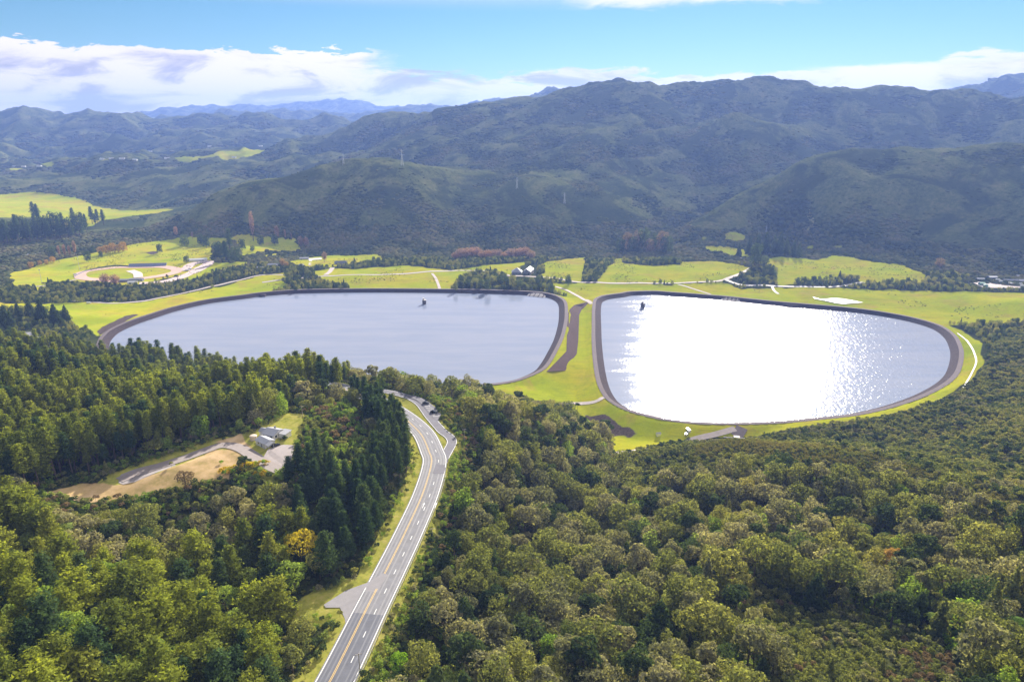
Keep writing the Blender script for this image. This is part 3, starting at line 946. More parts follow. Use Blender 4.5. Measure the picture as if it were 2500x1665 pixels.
# calm slick in the lee of the intake tower
_tw = on_plane([(1569, 751)], 0.0)[0]
dx_ = nt.math('SUBTRACT', sx.outputs[0], float(_tw[0]))
dy_ = nt.math('ABSOLUTE', nt.math('ADD', nt.math('SUBTRACT', sx.outputs[1], float(_tw[1]) + 4.0), nt.math('MULTIPLY', dx_, -0.05)))
slick = nt.math('MULTIPLY', nt.math('MULTIPLY', nt.smooth(dx_, 0.0, 2.0), nt.smooth(dx_, 27.0, 15.0)), nt.smooth(dy_, 6.0, 3.5))
ruf = nt.math('MULTIPLY', ruf, nt.math('SUBTRACT', 1.0, nt.math('MULTIPLY', slick, 0.95)))
bs = nt.math('ADD', 0.05, nt.math('MULTIPLY', ruf, 0.62))
bmp = nt.n('ShaderNodeBump', {'Strength': bs, 'Distance': 0.9, 'Height': n1}).outputs[0]
rough = nt.math('ADD', 0.125, nt.math('MULTIPLY', ruf, 0.02))
body = nt.mix(nt.smooth(n2, 0.3, 0.7), (0.20, 0.235, 0.32), (0.24, 0.265, 0.335))
out(nt, nt.n('ShaderNodeBsdfPrincipled', {'Base Color': body, 'Roughness': rough, 'IOR': 1.33, 'Specular IOR Level': 0.40, 'Normal': bmp}).outputs[0])
M_WATER = m

for nm, lk in (('lake_water', lakeR), ('lake_water', lakeL)):
    bm_ = MB()
    bm_.add([(a, b, 0.0) for a, b in lk], [tuple(range(len(lk)))])
    o = bm_.build(nm, M_WATER)
    if o.data.polygons[0].normal.z < 0:
        o.data.flip_normals()
    tag(o, kind='structure')
    area = 0.5 * np.sum(lk[:, 0] * np.roll(lk[:, 1], -1) - np.roll(lk[:, 0], -1) * lk[:, 1])
    s = 1.0 if area > 0 else -1.0          # counter-clockwise: outside is to the right
    offs = [-s * 0 + s * v for v in (-2.5, 0, 2.0, 4.0, 6.0, BANK)]
    zs = [CRZ * v / BANK for v in (-2.5, 0, 2.0, 4.0, 6.0, BANK)]
    pl3 = np.concatenate([lk, np.zeros((len(lk), 1))], 1)
    st = strip('riprap_bank', pl3, offs, M_RIPRAP, 0.0, closed=True, zs=zs)
    strip('crest_track', pl3, [s * v for v in (BANK - 0.05, 10.0, CREST - 0.6)], M_TRACK, 0.06, closed=True, zs=[CRZ, CRZ + 0.12, CRZ])

# ------------------------------------------------------------------ highway, slip road, drive, tracks
RD = resample(ROAD, 3.0)
road = strip('road', RD, [-6.6, -3, 0, 3, 6.6], M_ROAD, 0.05)
i0 = 0
near_px = to_px(RD)
new_seg = RD[near_px[:, 1] > 1494]
strip('road_resurfacing', new_seg, [-5.6, 0, 5.6], M_ROAD2, 0.06)


def marking(name, pl, off, wd, mat, dz=0.075):
    return strip(name, pl, [off - wd / 2, off + wd / 2], mat, dz, kind=None, parent=road)


M_WORN = plain('tyre_polished_asphalt', (0.235, 0.232, 0.243), 0.75, 0.10, 0.3)
M_WORN2 = plain('tyre_polished_new_asphalt', (0.155, 0.16, 0.182), 0.7, 0.10, 0.3)
for o_ in (-4.7, -3.1, 0.3, 3.4, 5.0):
    strip('wheel_track', RD, [o_ - 0.32, o_, o_ + 0.32], M_WORN, 0.055, kind=None, parent=road)
    strip('wheel_track', new_seg, [o_ - 0.30, o_, o_ + 0.30], M_WORN2, 0.066, kind=None, parent=road)
marking('edge_line', RD, -6.0, 0.28, M_WHITE)
marking('edge_line', RD, 6.0, 0.28, M_WHITE)
marking('centre_line', RD, -1.85, 0.20, M_YELLOW)
marking('centre_line', RD, -1.40, 0.20, M_YELLOW)
for k in range(0, len(RD) - 2, 4):
    sub = RD[k:k + 2]
    if len(sub) == 2:
        marking('lane_dash', sub, 2.1, 0.24, M_WHITE)
SLP = resample(SLIP, 3.0)
slip = strip('slip_road', SLP, [-2.9, 0, 2.9], M_SLIP, 0.06)
for o_ in (-2.6, 2.6):
    strip('edge_line', SLP[6:], [o_ - 0.11, o_ + 0.11], M_WHITE, 0.08, kind=None, parent=slip)
pk = np.array([on_plane([q], 67.0)[0] for q in [(995,968.7),(1009,964.7),(1027,971),(1043,980),(1061.7,994),(1077.8,1013.5),(1075.5,1022.7),(1067.4,1028.4),(1054.8,1018),(1043,1004),(1031.8,989.4),(1015.8,976.7)]])
park = fill('car_park', pk, M_SLIP, 0.0, 5.0, flat=67.22)
for k in range(9):
    f = k / 8
    q0 = np.array([1030 + f * 27, 984 + f * 32]); q1 = q0 + np.array([12 + 6 * f, -1.0])
    pts = on_plane([q0, q1], 67.25)
    strip('bay_line', resample(np.vstack([pts[0], (pts[0] + pts[1]) / 2, pts[1]]), 2.0), [-0.12, 0.12], M_WHITE, 0.01, kind=None, parent=park)
strip('driveway', resample(DRIVE, 3.0), [-3.3, 0, 3.3], plain('drive_gravel', (0.30, 0.26, 0.245), 0.9, 0.09, 0.4, bump=0.3), 0.08)
pd_ = np.array([on_plane([q], 79.7)[0] for q in [(640,1118),(655,1096),(690,1086),(718,1087),(716,1110),(700,1150),(682,1148)]])
fill('gravel_yard', pd_, plain('yard_gravel', (0.34, 0.30, 0.29), 0.9, 0.08, 0.4, bump=0.3), 0.12, 4.0)
tp = np.array([on_plane([q], 77.3)[0] for q in [(290,1166),(296,1158),(330,1146),(372,1136),(420,1128),(430,1140),(380,1160),(330,1176),(300,1182),(289,1178)]])
fill('turning_area', tp, plain('worn_gravel', (0.32, 0.29, 0.285), 0.9, 0.09, 0.4, bump=0.3), 0.14, 4.0)
lb = np.array([on_plane([q], 69.5)[0] for q in [(790,1475),(845,1440),(900,1420),(935,1398),(948,1402),(892,1490),(868,1528),(846,1540),(842,1510),(830,1482),(795,1482)]])
fill('lay_by', lb, plain('lay_by_seal', (0.25, 0.24, 0.25), 0.9, 0.08, 0.4, bump=0.2), 0.02, 5.0, flat=69.42)


TRACKS = []


def track(name, px_pts, half, mat, dz=0.35, step=6.0, n=3):
    w_ = hit(np.array(px_pts, float))[:, :2]
    pl = resample(w_, step)
    TRACKS.append((pl, half))
    return strip(name, pl, list(np.linspace(-half, half, n)), mat, dz, follow=True)


track('valley_road', [(640,690),(760,677),(880,671),(1000,668),(1150,661),(1215,667),(1255,674),(1320,677),(1360,680),(1410,689),(1500,692),(1640,692),(1740,688),(1770,683)], 3.2, M_GRAVEL)
track('valley_road', [(1770,683),(1800,672),(1830,657),(1838,653),(1825,640),(1800,628),(1770,622)], 4.0, M_GRAVEL)
track('valley_road', [(1770,683),(1810,696),(1880,698),(1980,701),(2060,698),(2110,690)], 3.2, M_PALE)
track('farm_track', [(1655,695),(1690,705),(1735,719)], 2.0, M_GRAVEL)
track('farm_track', [(1885,700),(1890,710),(1900,718)], 2.0, M_PALE)
track('farm_track', [(1355,700),(1390,712),(1425,732),(1445,742)], 2.6, M_GRAVEL)
track('farm_track', [(1055,668),(1065,682),(1075,706)], 2.2, M_GRAVEL)
track('farm_track', [(215,738),(300,740),(420,722),(560,690),(640,672),(700,672)], 2.5, M_GRAVEL)
track('farm_track', [(795,672),(805,664),(812,654)], 4.0, M_GRAVEL)
track('dam_track', [(1330,988),(1400,985),(1450,982),(1478,970)], 2.6, M_GRAVEL, 0.35, 4.0)
track('dam_track', [(1505,1106),(1580,1095),(1680,1078),(1750,1060),(1795,1047)], 2.8, M_GRAVEL, 0.4, 4.0)
track('dam_track', [(1812,1044),(1806,1054),(1798,1066)], 4.5, M_TRACK, 0.4, 3.0)
track('old_road', [(62,812),(85,826),(110,842),(140,862)], 5.0, M_ROAD, 0.3, 4.0)
track('river_gravel', [(-60,622),(40,612),(110,604),(160,600),(230,596)], 17.0, plain('river_stones', (0.33, 0.30, 0.31), 0.9, 0.12, 0.05), 0.6, 8.0, 5)
track('river_gravel', [(-60,640),(20,628),(90,620),(150,612)], 7.0, plain('river_stones_grey', (0.28, 0.27, 0.29), 0.9, 0.12, 0.05), 0.9, 8.0, 3)
track('fire_break', [(1968,578),(1973,560),(1985,545),(1976,530),(1972,516)], 3.0, plain('firebreak_grass', (0.38, 0.33, 0.12), 0.9, 0.12, 0.1), 1.0, 6.0)
track('white_drain', [(2337,814),(2355,828),(2370,846),(2378,862),(2383,885),(2372,912),(2362,930),(2352,947)], 0.75, plain('white_concrete', (0.58, 0.55, 0.50), 0.7, 0.05, 0.3), 0.5, 3.0)
fill('pasture_pond', hit(np.array([(1984,726),(2002,731),(2017,731),(2033,729),(2053,730),(2079,734),(2108,740),(2079,742),(2058,744),(2038,741),(2007,734),(1989,731)], float)), plain('pond_sky_reflection', (0.60, 0.57, 0.55), 0.35, 0.04, 0.1), 0.9, 5.0)  # near-white base colour stands in for the sky reflected in the pond
strip_px = [(1432,735),(1402,742),(1392,755),(1386,768),(1384,800),(1384,830),(1383,858),(1360,882),(1334,908),(1380,903),(1408,864),(1412,830),(1413,800),(1414,768),(1420,752),(1437,739)]
fill('earth_strip', on_plane(strip_px, 3.0), M_EARTH, 0.35, 8.0)
# speedway oval
ov = hit(np.array([(302,688),(245,684),(205,680),(196,670),(215,662),(262,656),(330,653),(398,652),(425,656),(432,662),(420,668),(390,674),(350,680),(330,684)], float))[:, :2]
ovp = resample(ov, 8.0, True)
strip('speedway_track', np.concatenate([ovp, np.zeros((len(ovp), 1))], 1), [-9, -3, 3, 9], plain('pink_clay', (0.55, 0.37, 0.29), 0.9, 0.08, 0.06), 0.4, follow=True, closed=True)
track('speedway_track', [(318,661),(335,668),(338,678)], 7.0, plain('pale_clay', (0.68, 0.56, 0.48), 0.9, 0.05, 0.06), 0.5, 5.0)
track('speedway_apron', [(210,676),(165,688),(110,698),(40,700)], 3.0, M_GRAVEL, 0.4)
track('speedway_apron', [(340,693),(400,688),(440,678),(490,655),(510,640),(470,645),(450,662)], 9.0, plain('pit_gravel', (0.52, 0.42, 0.39), 0.9, 0.08, 0.06), 0.4)

# ------------------------------------------------------------------ foliage: shapes of crowns
def leaves(C, N, size, r, aspect=1.0, along=None, jit=0.5):
    """one triangle per centre C, facing about N; along = long direction"""
    n = len(C)
    N = N + r.normal(0, jit, (n, 3))
    N /= np.linalg.norm(N, axis=1)[:, None] + 1e-9
    A = r.normal(0, 1, (n, 3)) if along is None else along + r.normal(0, 0.25, (n, 3))
    U = A - (A * N).sum(1)[:, None] * N
    U /= np.linalg.norm(U, axis=1)[:, None] + 1e-9
    V = np.cross(N, U)
    s = (size * r.uniform(0.65, 1.35, n))[:, None]
    p0 = C + U * s * aspect
    p1 = C - U * s * aspect * 0.6 + V * s * 0.75
    p2 = C - U * s * aspect * 0.6 - V * s * 0.75
    return np.stack([p0, p1, p2], 1).reshape(-1, 3)


def crown_mesh(name, V, mat, r, extra=None):
    nf = len(V) // 3
    me = mesh_np(name, V, np.arange(len(V)), 3, [mat])
    a = me.attributes.new('tone', 'FLOAT', 'FACE')
    a.data.foreach_set('value', r.random(nf).astype(np.float32))
    return me


def limb_arrays(segs, n=5):
    """tapered tubes: (a, b, ra, rb)"""
    mb = MB()
    for a, b, ra, rb in segs:
        mb.tube(a, b, ra, rb, n)
    return mb


def pine_shape(seed, Hh=24.0, Rm=4.6, bare=0.25, ragged=0.35, conical=1.0):
    r = np.random.default_rng(seed)
    segs = [((0, 0, -1.5), (0.15, 0.1, Hh * 0.5), Hh * 0.017, Hh * 0.011), ((0.15, 0.1, Hh * 0.5), (0, 0, Hh * 0.97), Hh * 0.011, 0.05)]
    C, N, A = [], [], []
    k = 0
    h = Hh * bare
    while h < Hh * 0.985:
        f = (h / Hh - bare) / (1 - bare)
        prof = (1 - f) ** (0.75 * conical) * min(1.0, 0.55 + f * 2.2)
        nb = 6 if f < 0.7 else 5
        a0 = r.uniform(0, 6.28)
        for b in range(nb):
            L = Rm * prof * r.uniform(1 - ragged, 1 + ragged * 0.6) + 0.35
            az_ = a0 + 6.283 * b / nb + r.normal(0, 0.25)
            up = 0.10 + 0.55 * f + r.normal(0, 0.08)
            d = np.array([math.cos(az_), math.sin(az_), up])
            base_ = np.array([0.1, 0.05, h])
            if L > 1.6 and b % 2 == 0:
                segs.append((tuple(base_), tuple(base_ + d * L * 0.85), 0.07, 0.03))
            m_ = max(3, int(L * 2.0))
            for t in np.linspace(0.25, 1.0, m_):
                droop = 0.0 if f > 0.5 else -0.35 * t * t
                c = base_ + d * L * t + np.array([0, 0, droop])
                w_ = 0.30 + 0.45 * math.sin(math.pi * min(t, 0.85))
                q = 5
                C.append(c + r.normal(0, 1, (q, 3)) * np.array([w_, w_, w_ * 0.55]))
                nn = np.array([d[0] * 0.5, d[1] * 0.5, 0.9])
                N.append(np.tile(nn, (q, 1)))
                A.append(np.tile(np.array([d[0], d[1], 0.55 + up]), (q, 1)))
        h += Hh * 0.052 * (1.0 - 0.35 * f) * r.uniform(0.8, 1.25)
    C, N, A = np.concatenate(C), np.concatenate(N), np.concatenate(A)
    return leaves(C, N, np.full(len(C), 0.42), r, 1.25, A, 0.55), segs, r


def broad_shape(seed, Hh=11.0, Rm=4.4, lobes=17, leaf=0.33, per=150, flat=0.75):
    r = np.random.default_rng(seed)
    ctr, rad = [], []
    for k in range(lobes):
        a_ = 6.283 * (k * 0.618 + r.uniform(-0.08, 0.08))
        f = math.sqrt((k + 0.5) / lobes)
        rr_ = Rm * 0.74 * f * r.uniform(0.7, 1.2)
        zz = Hh * (0.50 + 0.36 * flat * math.sqrt(max(0, 1 - (f * 0.93) ** 2))) + r.normal(0, 0.55)
        ctr.append((rr_ * math.cos(a_), rr_ * math.sin(a_), zz))
        rad.append(Rm * r.uniform(0.20, 0.42))
    ctr, rad = np.array(ctr), np.array(rad)
    C, N = [], []
    for c, q in zip(ctr, rad):
        d = r.normal(0, 1, (per, 3))
        d /= np.linalg.norm(d, axis=1)[:, None]
        d = d[d[:, 2] > -0.55]
        p = c + d * q * r.uniform(0.82, 1.06, (len(d), 1)) * np.array([1, 1, 0.92])
        inner = (np.linalg.norm(p[:, None] - ctr[None], axis=2) < rad[None] * 0.74).any(1)
        C.append(p[~inner])
        N.append(d[~inner])
    C, N = np.concatenate(C), np.concatenate(N)
    segs = [((0, 0, -1.5), (0.1, 0, Hh * 0.42), Hh * 0.022, Hh * 0.016)]
    for k in range(0, lobes, 3):
        segs.append(((0.1, 0, Hh * 0.38), tuple(ctr[k] - np.array([0, 0, rad[k] * 0.4])), Hh * 0.010, 0.04))
    return leaves(C, N, np.full(len(C), leaf), r, 1.0, None, 0.42), segs, r


def full_shape(seed, Hh=11.0, Rm=4.0, lobes=22, leaf=0.34, per=110):
    """crown of uneven clumps that reaches down close to the ground"""
    r = np.random.default_rng(seed)
    ctr, rad = [], []
    for k in range(lobes):
        zf = 0.16 + 0.72 * (k + 0.5) / lobes
        env = math.sqrt(max(0.05, 1 - ((zf - 0.42) / 0.56) ** 2)) * r.uniform(0.55, 1.0)
        a_ = 2.399 * k + r.normal(0, 0.3)
        ctr.append((Rm * 0.72 * env * math.cos(a_), Rm * 0.72 * env * math.sin(a_), Hh * zf))
        rad.append(Rm * r.uniform(0.22, 0.48))
    ctr, rad = np.array(ctr), np.array(rad)
    C, N = [], []
    for c, q in zip(ctr, rad):
        n_ = int(per * (q / (0.36 * Rm)) ** 1.5)
        d = r.normal(0, 1, (n_, 3))
        d /= np.linalg.norm(d, axis=1)[:, None]
        d = d[d[:, 2] > -0.6]
        p = c + d * q * r.uniform(0.75, 1.12, (len(d), 1))
        inner = (np.linalg.norm(p[:, None] - ctr[None], axis=2) < rad[None] * 0.72).any(1)
        C.append(p[~inner])
        N.append(d[~inner])
    C, N = np.concatenate(C), np.concatenate(N)
    segs = [((0, 0, -1.5), (0.1, 0, Hh * 0.75), Hh * 0.02, Hh * 0.006)]
    return leaves(C, N, np.full(len(C), leaf), r, 1.0, None, 0.5), segs, r


def spire_shape(seed, Hh=14.0, Rm=2.6, n=1300, leaf=0.42, power=0.85):
    """dense cone: dark conifers and upright bush trees"""
    r = np.random.default_rng(seed)
    f = 1 - np.sqrt(r.random(n))
    a_ = r.uniform(0, 6.283, n)
    lump = 1 + 0.22 * np.sin(a_ * 3 + f * 14) + 0.14 * np.sin(a_ * 5 - f * 23)
    q = Rm * (1 - f) ** power * lump * r.uniform(0.75, 1.05, n)
    C = np.stack([q * np.cos(a_), q * np.sin(a_), Hh * (0.08 + 0.92 * f)], 1)
    N = np.stack([np.cos(a_), np.sin(a_), np.full(n, 0.6)], 1)
    A = np.stack([np.cos(a_) * 0.6, np.sin(a_) * 0.6, np.full(n, 0.7)], 1)
    return leaves(C, N, np.full(n, leaf), r, 1.3, A, 0.45), [((0, 0, -1.0), (0, 0, Hh * 0.9), Hh * 0.018, 0.04)], r


def bare_shape(seed, Hh=13.0, Rm=4.0, n=700, upright=0.5):
    """leafless autumn crown: fine twigs"""
    r = np.random.default_rng(seed)
    d = r.normal(0, 1, (n, 3))
    d /= np.linalg.norm(d, axis=1)[:, None]
    q = r.random((n, 1)) ** 0.45
    C = d * q * np.array([Rm, Rm, Hh * 0.40]) + np.array([0, 0, Hh * 0.58])
    A = C - np.array([0, 0, Hh * 0.15])
    A = A / np.linalg.norm(A, axis=1)[:, None] + np.array([0, 0, upright])
    segs = [((0, 0, -1.0), (0, 0, Hh * 0.6), Hh * 0.02, 0.1)]
    for k in range(7):
        a_ = k * 0.9
        segs.append(((0, 0, Hh * (0.25 + 0.04 * k)), (Rm * 0.7 * math.cos(a_), Rm * 0.7 * math.sin(a_), Hh * (0.62 + 0.04 * k)), 0.12, 0.03))
    return leaves(C, r.normal(0, 1, (n, 3)), np.full(n, 0.30), r, 2.6, A, 0.6), segs, r


def fern_shape(seed, Hh=5.0, Rm=2.8):
    r = np.random.default_rng(seed)
    C, N, A = [], [], []
    for k in range(13):
        a_ = 6.283 * k / 13 + r.normal(0, 0.1)
        for t in np.linspace(0.12, 1, 11):
            c = np.array([math.cos(a_) * Rm * t, math.sin(a_) * Rm * t, Hh + 0.9 * t - 1.7 * t * t])
            side_ = np.array([-math.sin(a_), math.cos(a_), 0]) * (0.34 * math.sin(math.pi * min(1, t * 0.9 + 0.08)))
            C += [c + side_, c - side_]
            N += [np.array([0.2 * math.cos(a_), 0.2 * math.sin(a_), 1.0])] * 2
            A += [side_ + 1e-3, -side_ + 1e-3]
    C, N, A = np.array(C), np.array(N), np.array(A)
    return leaves(C, N, np.full(len(C), 0.34), r, 1.2, A, 0.15), [((0, 0, -0.8), (0, 0, Hh), 0.16, 0.12)], r


def lump_mesh(name, seed, mat, sub=2, rough_=0.22):
    """crown of a distant tree: a lumpy ball of leaf clumps"""
    r = np.random.default_rng(seed)
    bm_ = bmesh.new()
    bmesh.ops.create_icosphere(bm_, subdivisions=sub, radius=1.0)
    ph = r.uniform(0, 6, 6)
    for v in bm_.verts:
        x, y, z = v.co
        k = 1 + rough_ * (math.sin(3.1 * x + ph[0]) + math.sin(3.7 * y + ph[1]) + math.sin(4.3 * z + ph[2])) * 0.6 + r.normal(0, 0.09)
        v.co *= k
        v.co.z = v.co.z * 0.85 + 0.35
    me = bpy.data.meshes.new(name)
    bm_.to_mesh(me)
    bm_.free()
    me.materials.append(mat)
    me.polygons.foreach_set('use_smooth', [True] * len(me.polygons))
    a = me.attributes.new('tone', 'FLOAT', 'FACE')
    a.data.foreach_set('value', (0.3 + 0.4 * r.random(len(me.polygons))).astype(np.float32))
    return me


M_BARK = plain('grey_brown_bark', (0.13, 0.10, 0.08), 0.9, 0.15, 1.2)
FOL = {
 'olive_pine': foliage('olive_pine_needles', [(0.142, 0.179, 0.034), (0.217, 0.255, 0.041), (0.293, 0.312, 0.052)], 0.38),
 'dark_pine': foliage('dark_pine_needles', [(0.056, 0.099, 0.041), (0.085, 0.137, 0.049), (0.117, 0.161, 0.056)], 0.40),
 'lime_pine': foliage('yellow_green_pine_needles', [(0.17, 0.20, 0.035), (0.265, 0.303, 0.041), (0.340, 0.378, 0.049)], 0.42),
 'olive': foliage('olive_leaves', [(0.177, 0.201, 0.070), (0.249, 0.271, 0.090), (0.319, 0.319, 0.106)], 0.42),
 'grey': foliage('grey_green_leaves', [(0.201, 0.213, 0.124), (0.284, 0.279, 0.160), (0.366, 0.344, 0.208)], 0.40),
 'dark': foliage('dark_green_leaves', [(0.061, 0.095, 0.041), (0.085, 0.124, 0.052), (0.113, 0.151, 0.061)], 0.40),
 'fresh': foliage('fresh_green_leaves', [(0.189, 0.296, 0.056), (0.284, 0.390, 0.070), (0.331, 0.403, 0.119)], 0.40),
 'lime': foliage('lime_leaves', [(0.246, 0.416, 0.038), (0.303, 0.454, 0.048)], 0.45),
 'gold': foliage('golden_blossom', [(0.604, 0.435, 0.024), (0.620, 0.519, 0.042)], 0.35),
 'pink': foliage('bare_pinkish_twigs', [(0.354, 0.241, 0.193), (0.483, 0.305, 0.225), (0.419, 0.305, 0.258)], 0.2),
 'amber': foliage('amber_leaves', [(0.411, 0.266, 0.085), (0.507, 0.326, 0.108)], 0.35),
 'brown': foliage('brown_dry_leaves', [(0.242, 0.181, 0.108), (0.314, 0.229, 0.145)], 0.3),
 'hill': foliage('hill_forest_leaves', [(0.050, 0.075, 0.024), (0.095, 0.120, 0.040), (0.150, 0.165, 0.058), (0.20, 0.19, 0.08)], 0.12, 0.9),
 'pale': foliage('pale_ridge_scrub_leaves', [(0.19, 0.19, 0.065), (0.25, 0.235, 0.085), (0.30, 0.27, 0.11)], 0.42),
 'flat': foliage('valley_scrub_leaves', [(0.07, 0.09, 0.03), (0.14, 0.155, 0.05), (0.21, 0.21, 0.08), (0.26, 0.23, 0.11)], 0.3, 0.6),
 'scrub': foliage('scrub_leaves', [(0.119, 0.160, 0.056), (0.201, 0.231, 0.070), (0.296, 0.307, 0.095), (0.379, 0.354, 0.130)], 0.40, 0.45),
}
SHAPES = {
 'pine': [pine_shape(11, 25, 4.4, 0.30), pine_shape(12, 24, 5.0, 0.22, 0.45), pine_shape(13, 26, 4.0, 0.38, 0.4), pine_shape(14, 20, 5.2, 0.12, 0.3, 1.15), pine_shape(15, 17, 5.6, 0.14, 0.5, 0.55), pine_shape(16, 19, 4.6, 0.2, 0.55, 0.7), pine_shape(17, 27, 3.5, 0.5, 0.4, 0.8), pine_shape(18, 26, 3.2, 0.46, 0.45, 0.9)],
 'broad': [broad_shape(21), broad_shape(22, 12, 5.0, 20, 0.34), broad_shape(23, 9.5, 3.6, 13), broad_shape(24, 13, 4.0, 18, 0.34, 140, 1.25), full_shape(25), full_shape(26, 13, 4.2, 26), full_shape(27, 9, 4.4, 20)],
 'spire': [spire_shape(31), spire_shape(32, 13, 3.4, 1400, 0.42, 0.7)],
 'shrub': [broad_shape(41, 2.6, 1.7, 6, 0.27, 60, 0.9), broad_shape(42, 3.0, 1.5, 5, 0.26, 60, 1.1), broad_shape(43, 2.2, 2.0, 7, 0.27, 50, 0.8)],
 'bare': [bare_shape(51), bare_shape(52, 15, 3.0, 700, 0.9), bare_shape(53, 20, 2.2, 650, 1.5)],
 'fern': [fern_shape(61)],
}
CROWN, TRUNK = {}, {}
for kd, lst in SHAPES.items():
    TRUNK[kd] = []
    for V, segs, r in lst:
        TRUNK[kd].append(limb_arrays(segs).mesh('trunk', M_BARK))


def crown(kd, i, tone):
    key = (kd, i, tone)
    if key not in CROWN:
        V, segs, r = SHAPES[kd][i]
        CROWN[key] = crown_mesh('crown', V, FOL[tone], np.random.default_rng(i + 5))
    return CROWN[key]


LIB = {}


def lib(name, meshes):
    """a store of shapes for the uncountable growth; not part of the scene itself"""
    c = bpy.data.collections.new(name)
    for k, (cm, tm) in enumerate(meshes):
        o = bpy.data.objects.new('%s_%02d' % (name, k), cm)
        c.objects.link(o)
    LIB[name] = c
    return c


def joined(kd, i, tone):
    """crown and trunk in one mesh for the mass planting"""
    V, segs, r = SHAPES[kd][i]
    mb = limb_arrays(segs, 4)
    nv = len(V)
    tri = np.arange(nv).reshape(-1, 3)
    fs = [tuple(q) for q in tri.tolist()] + [tuple(nv + k for k in f) for f in mb.f]
    me = bpy.data.meshes.new('growth')
    me.from_pydata(V.tolist() + [tuple(v) for v in mb.v], [], fs)
    me.materials.append(FOL[tone])
    me.materials.append(M_BARK)
    mi = np.zeros(len(fs), np.int32)
    mi[len(tri):] = 1
    me.polygons.foreach_set('material_index', mi)
    a = me.attributes.new('tone', 'FLOAT', 'FACE')
    a.data.foreach_set('value', np.random.default_rng(i).random(len(fs)).astype(np.float32))
    me.update()
    return me


def mass(name, label, pts, scl, rot, idx, coll, cat=None):
    """many plants as ONE object: points that carry copies of the shapes in coll"""
    n = len(pts)
    me = bpy.data.meshes.new(name)
    me.vertices.add(n)
    me.vertices.foreach_set('co', np.asarray(pts, np.float32).ravel())
    a = me.attributes.new('scl', 'FLOAT_VECTOR', 'POINT'); a.data.foreach_set('vector', np.asarray(scl, np.float32).ravel())
    a = me.attributes.new('rot', 'FLOAT_VECTOR', 'POINT'); a.data.foreach_set('vector', np.asarray(rot, np.float32).ravel())
    a = me.attributes.new('idx', 'INT', 'POINT'); a.data.foreach_set('value', np.asarray(idx, np.int32))
    o = link(name, me)
    g = bpy.data.node_groups.new(name + '_growth', 'GeometryNodeTree')
    g.interface.new_socket('Geometry', in_out='INPUT', socket_type='NodeSocketGeometry')
    g.interface.new_socket('Geometry', in_out='OUTPUT', socket_type='NodeSocketGeometry')
    N_ = g.nodes.new
    gi, go = N_('NodeGroupInput'), N_('NodeGroupOutput')
    ci = N_('GeometryNodeCollectionInfo')
    ci.inputs['Collection'].default_value = coll
    ci.inputs['Separate Children'].default_value = True
    ci.inputs['Reset Children'].default_value = True
    ip = N_('GeometryNodeInstanceOnPoints')
    ip.inputs['Pick Instance'].default_value = True

    def na(nm, ty):
        q = N_('GeometryNodeInputNamedAttribute')
        q.data_type = ty
        q.inputs['Name'].default_value = nm
        return [s for s in q.outputs if s.enabled and s.name == 'Attribute'][0]
    L = g.links.new
    L(gi.outputs[0], ip.inputs['Points'])
    L(ci.outputs[0], ip.inputs['Instance'])
    L(na('idx', 'INT'), ip.inputs['Instance Index'])
    L(na('rot', 'FLOAT_VECTOR'), ip.inputs['Rotation'])
    L(na('scl', 'FLOAT_VECTOR'), ip.inputs['Scale'])
    L(ip.outputs[0], go.inputs[0])
    md = o.modifiers.new('growth', 'NODES')
    md.node_group = g
    return tag(o, label, None, None, 'stuff')


def jitter_grid(x0, x1, y0, y1, s, r, amount=0.75):
    a, b = np.meshgrid(np.arange(x0, x1, s), np.arange(y0, y1, s))
    a = a + (np.arange(a.shape[0])[:, None] % 2) * s * 0.5
    a, b = a.ravel(), b.ravel()
    return a + r.uniform(-0.5, 0.5, len(a)) * s * amount, b + r.uniform(-0.5, 0.5, len(b)) * s * amount


def in_view(x, y, z, m=90):
    q = to_px(np.stack([x, y, z], 1))
    return (q[:, 0] > -m - 380) & (q[:, 0] < 2500 + m + 380) & (q[:, 1] < 1665 + m * 2.2) & (q[:, 1] > -100)


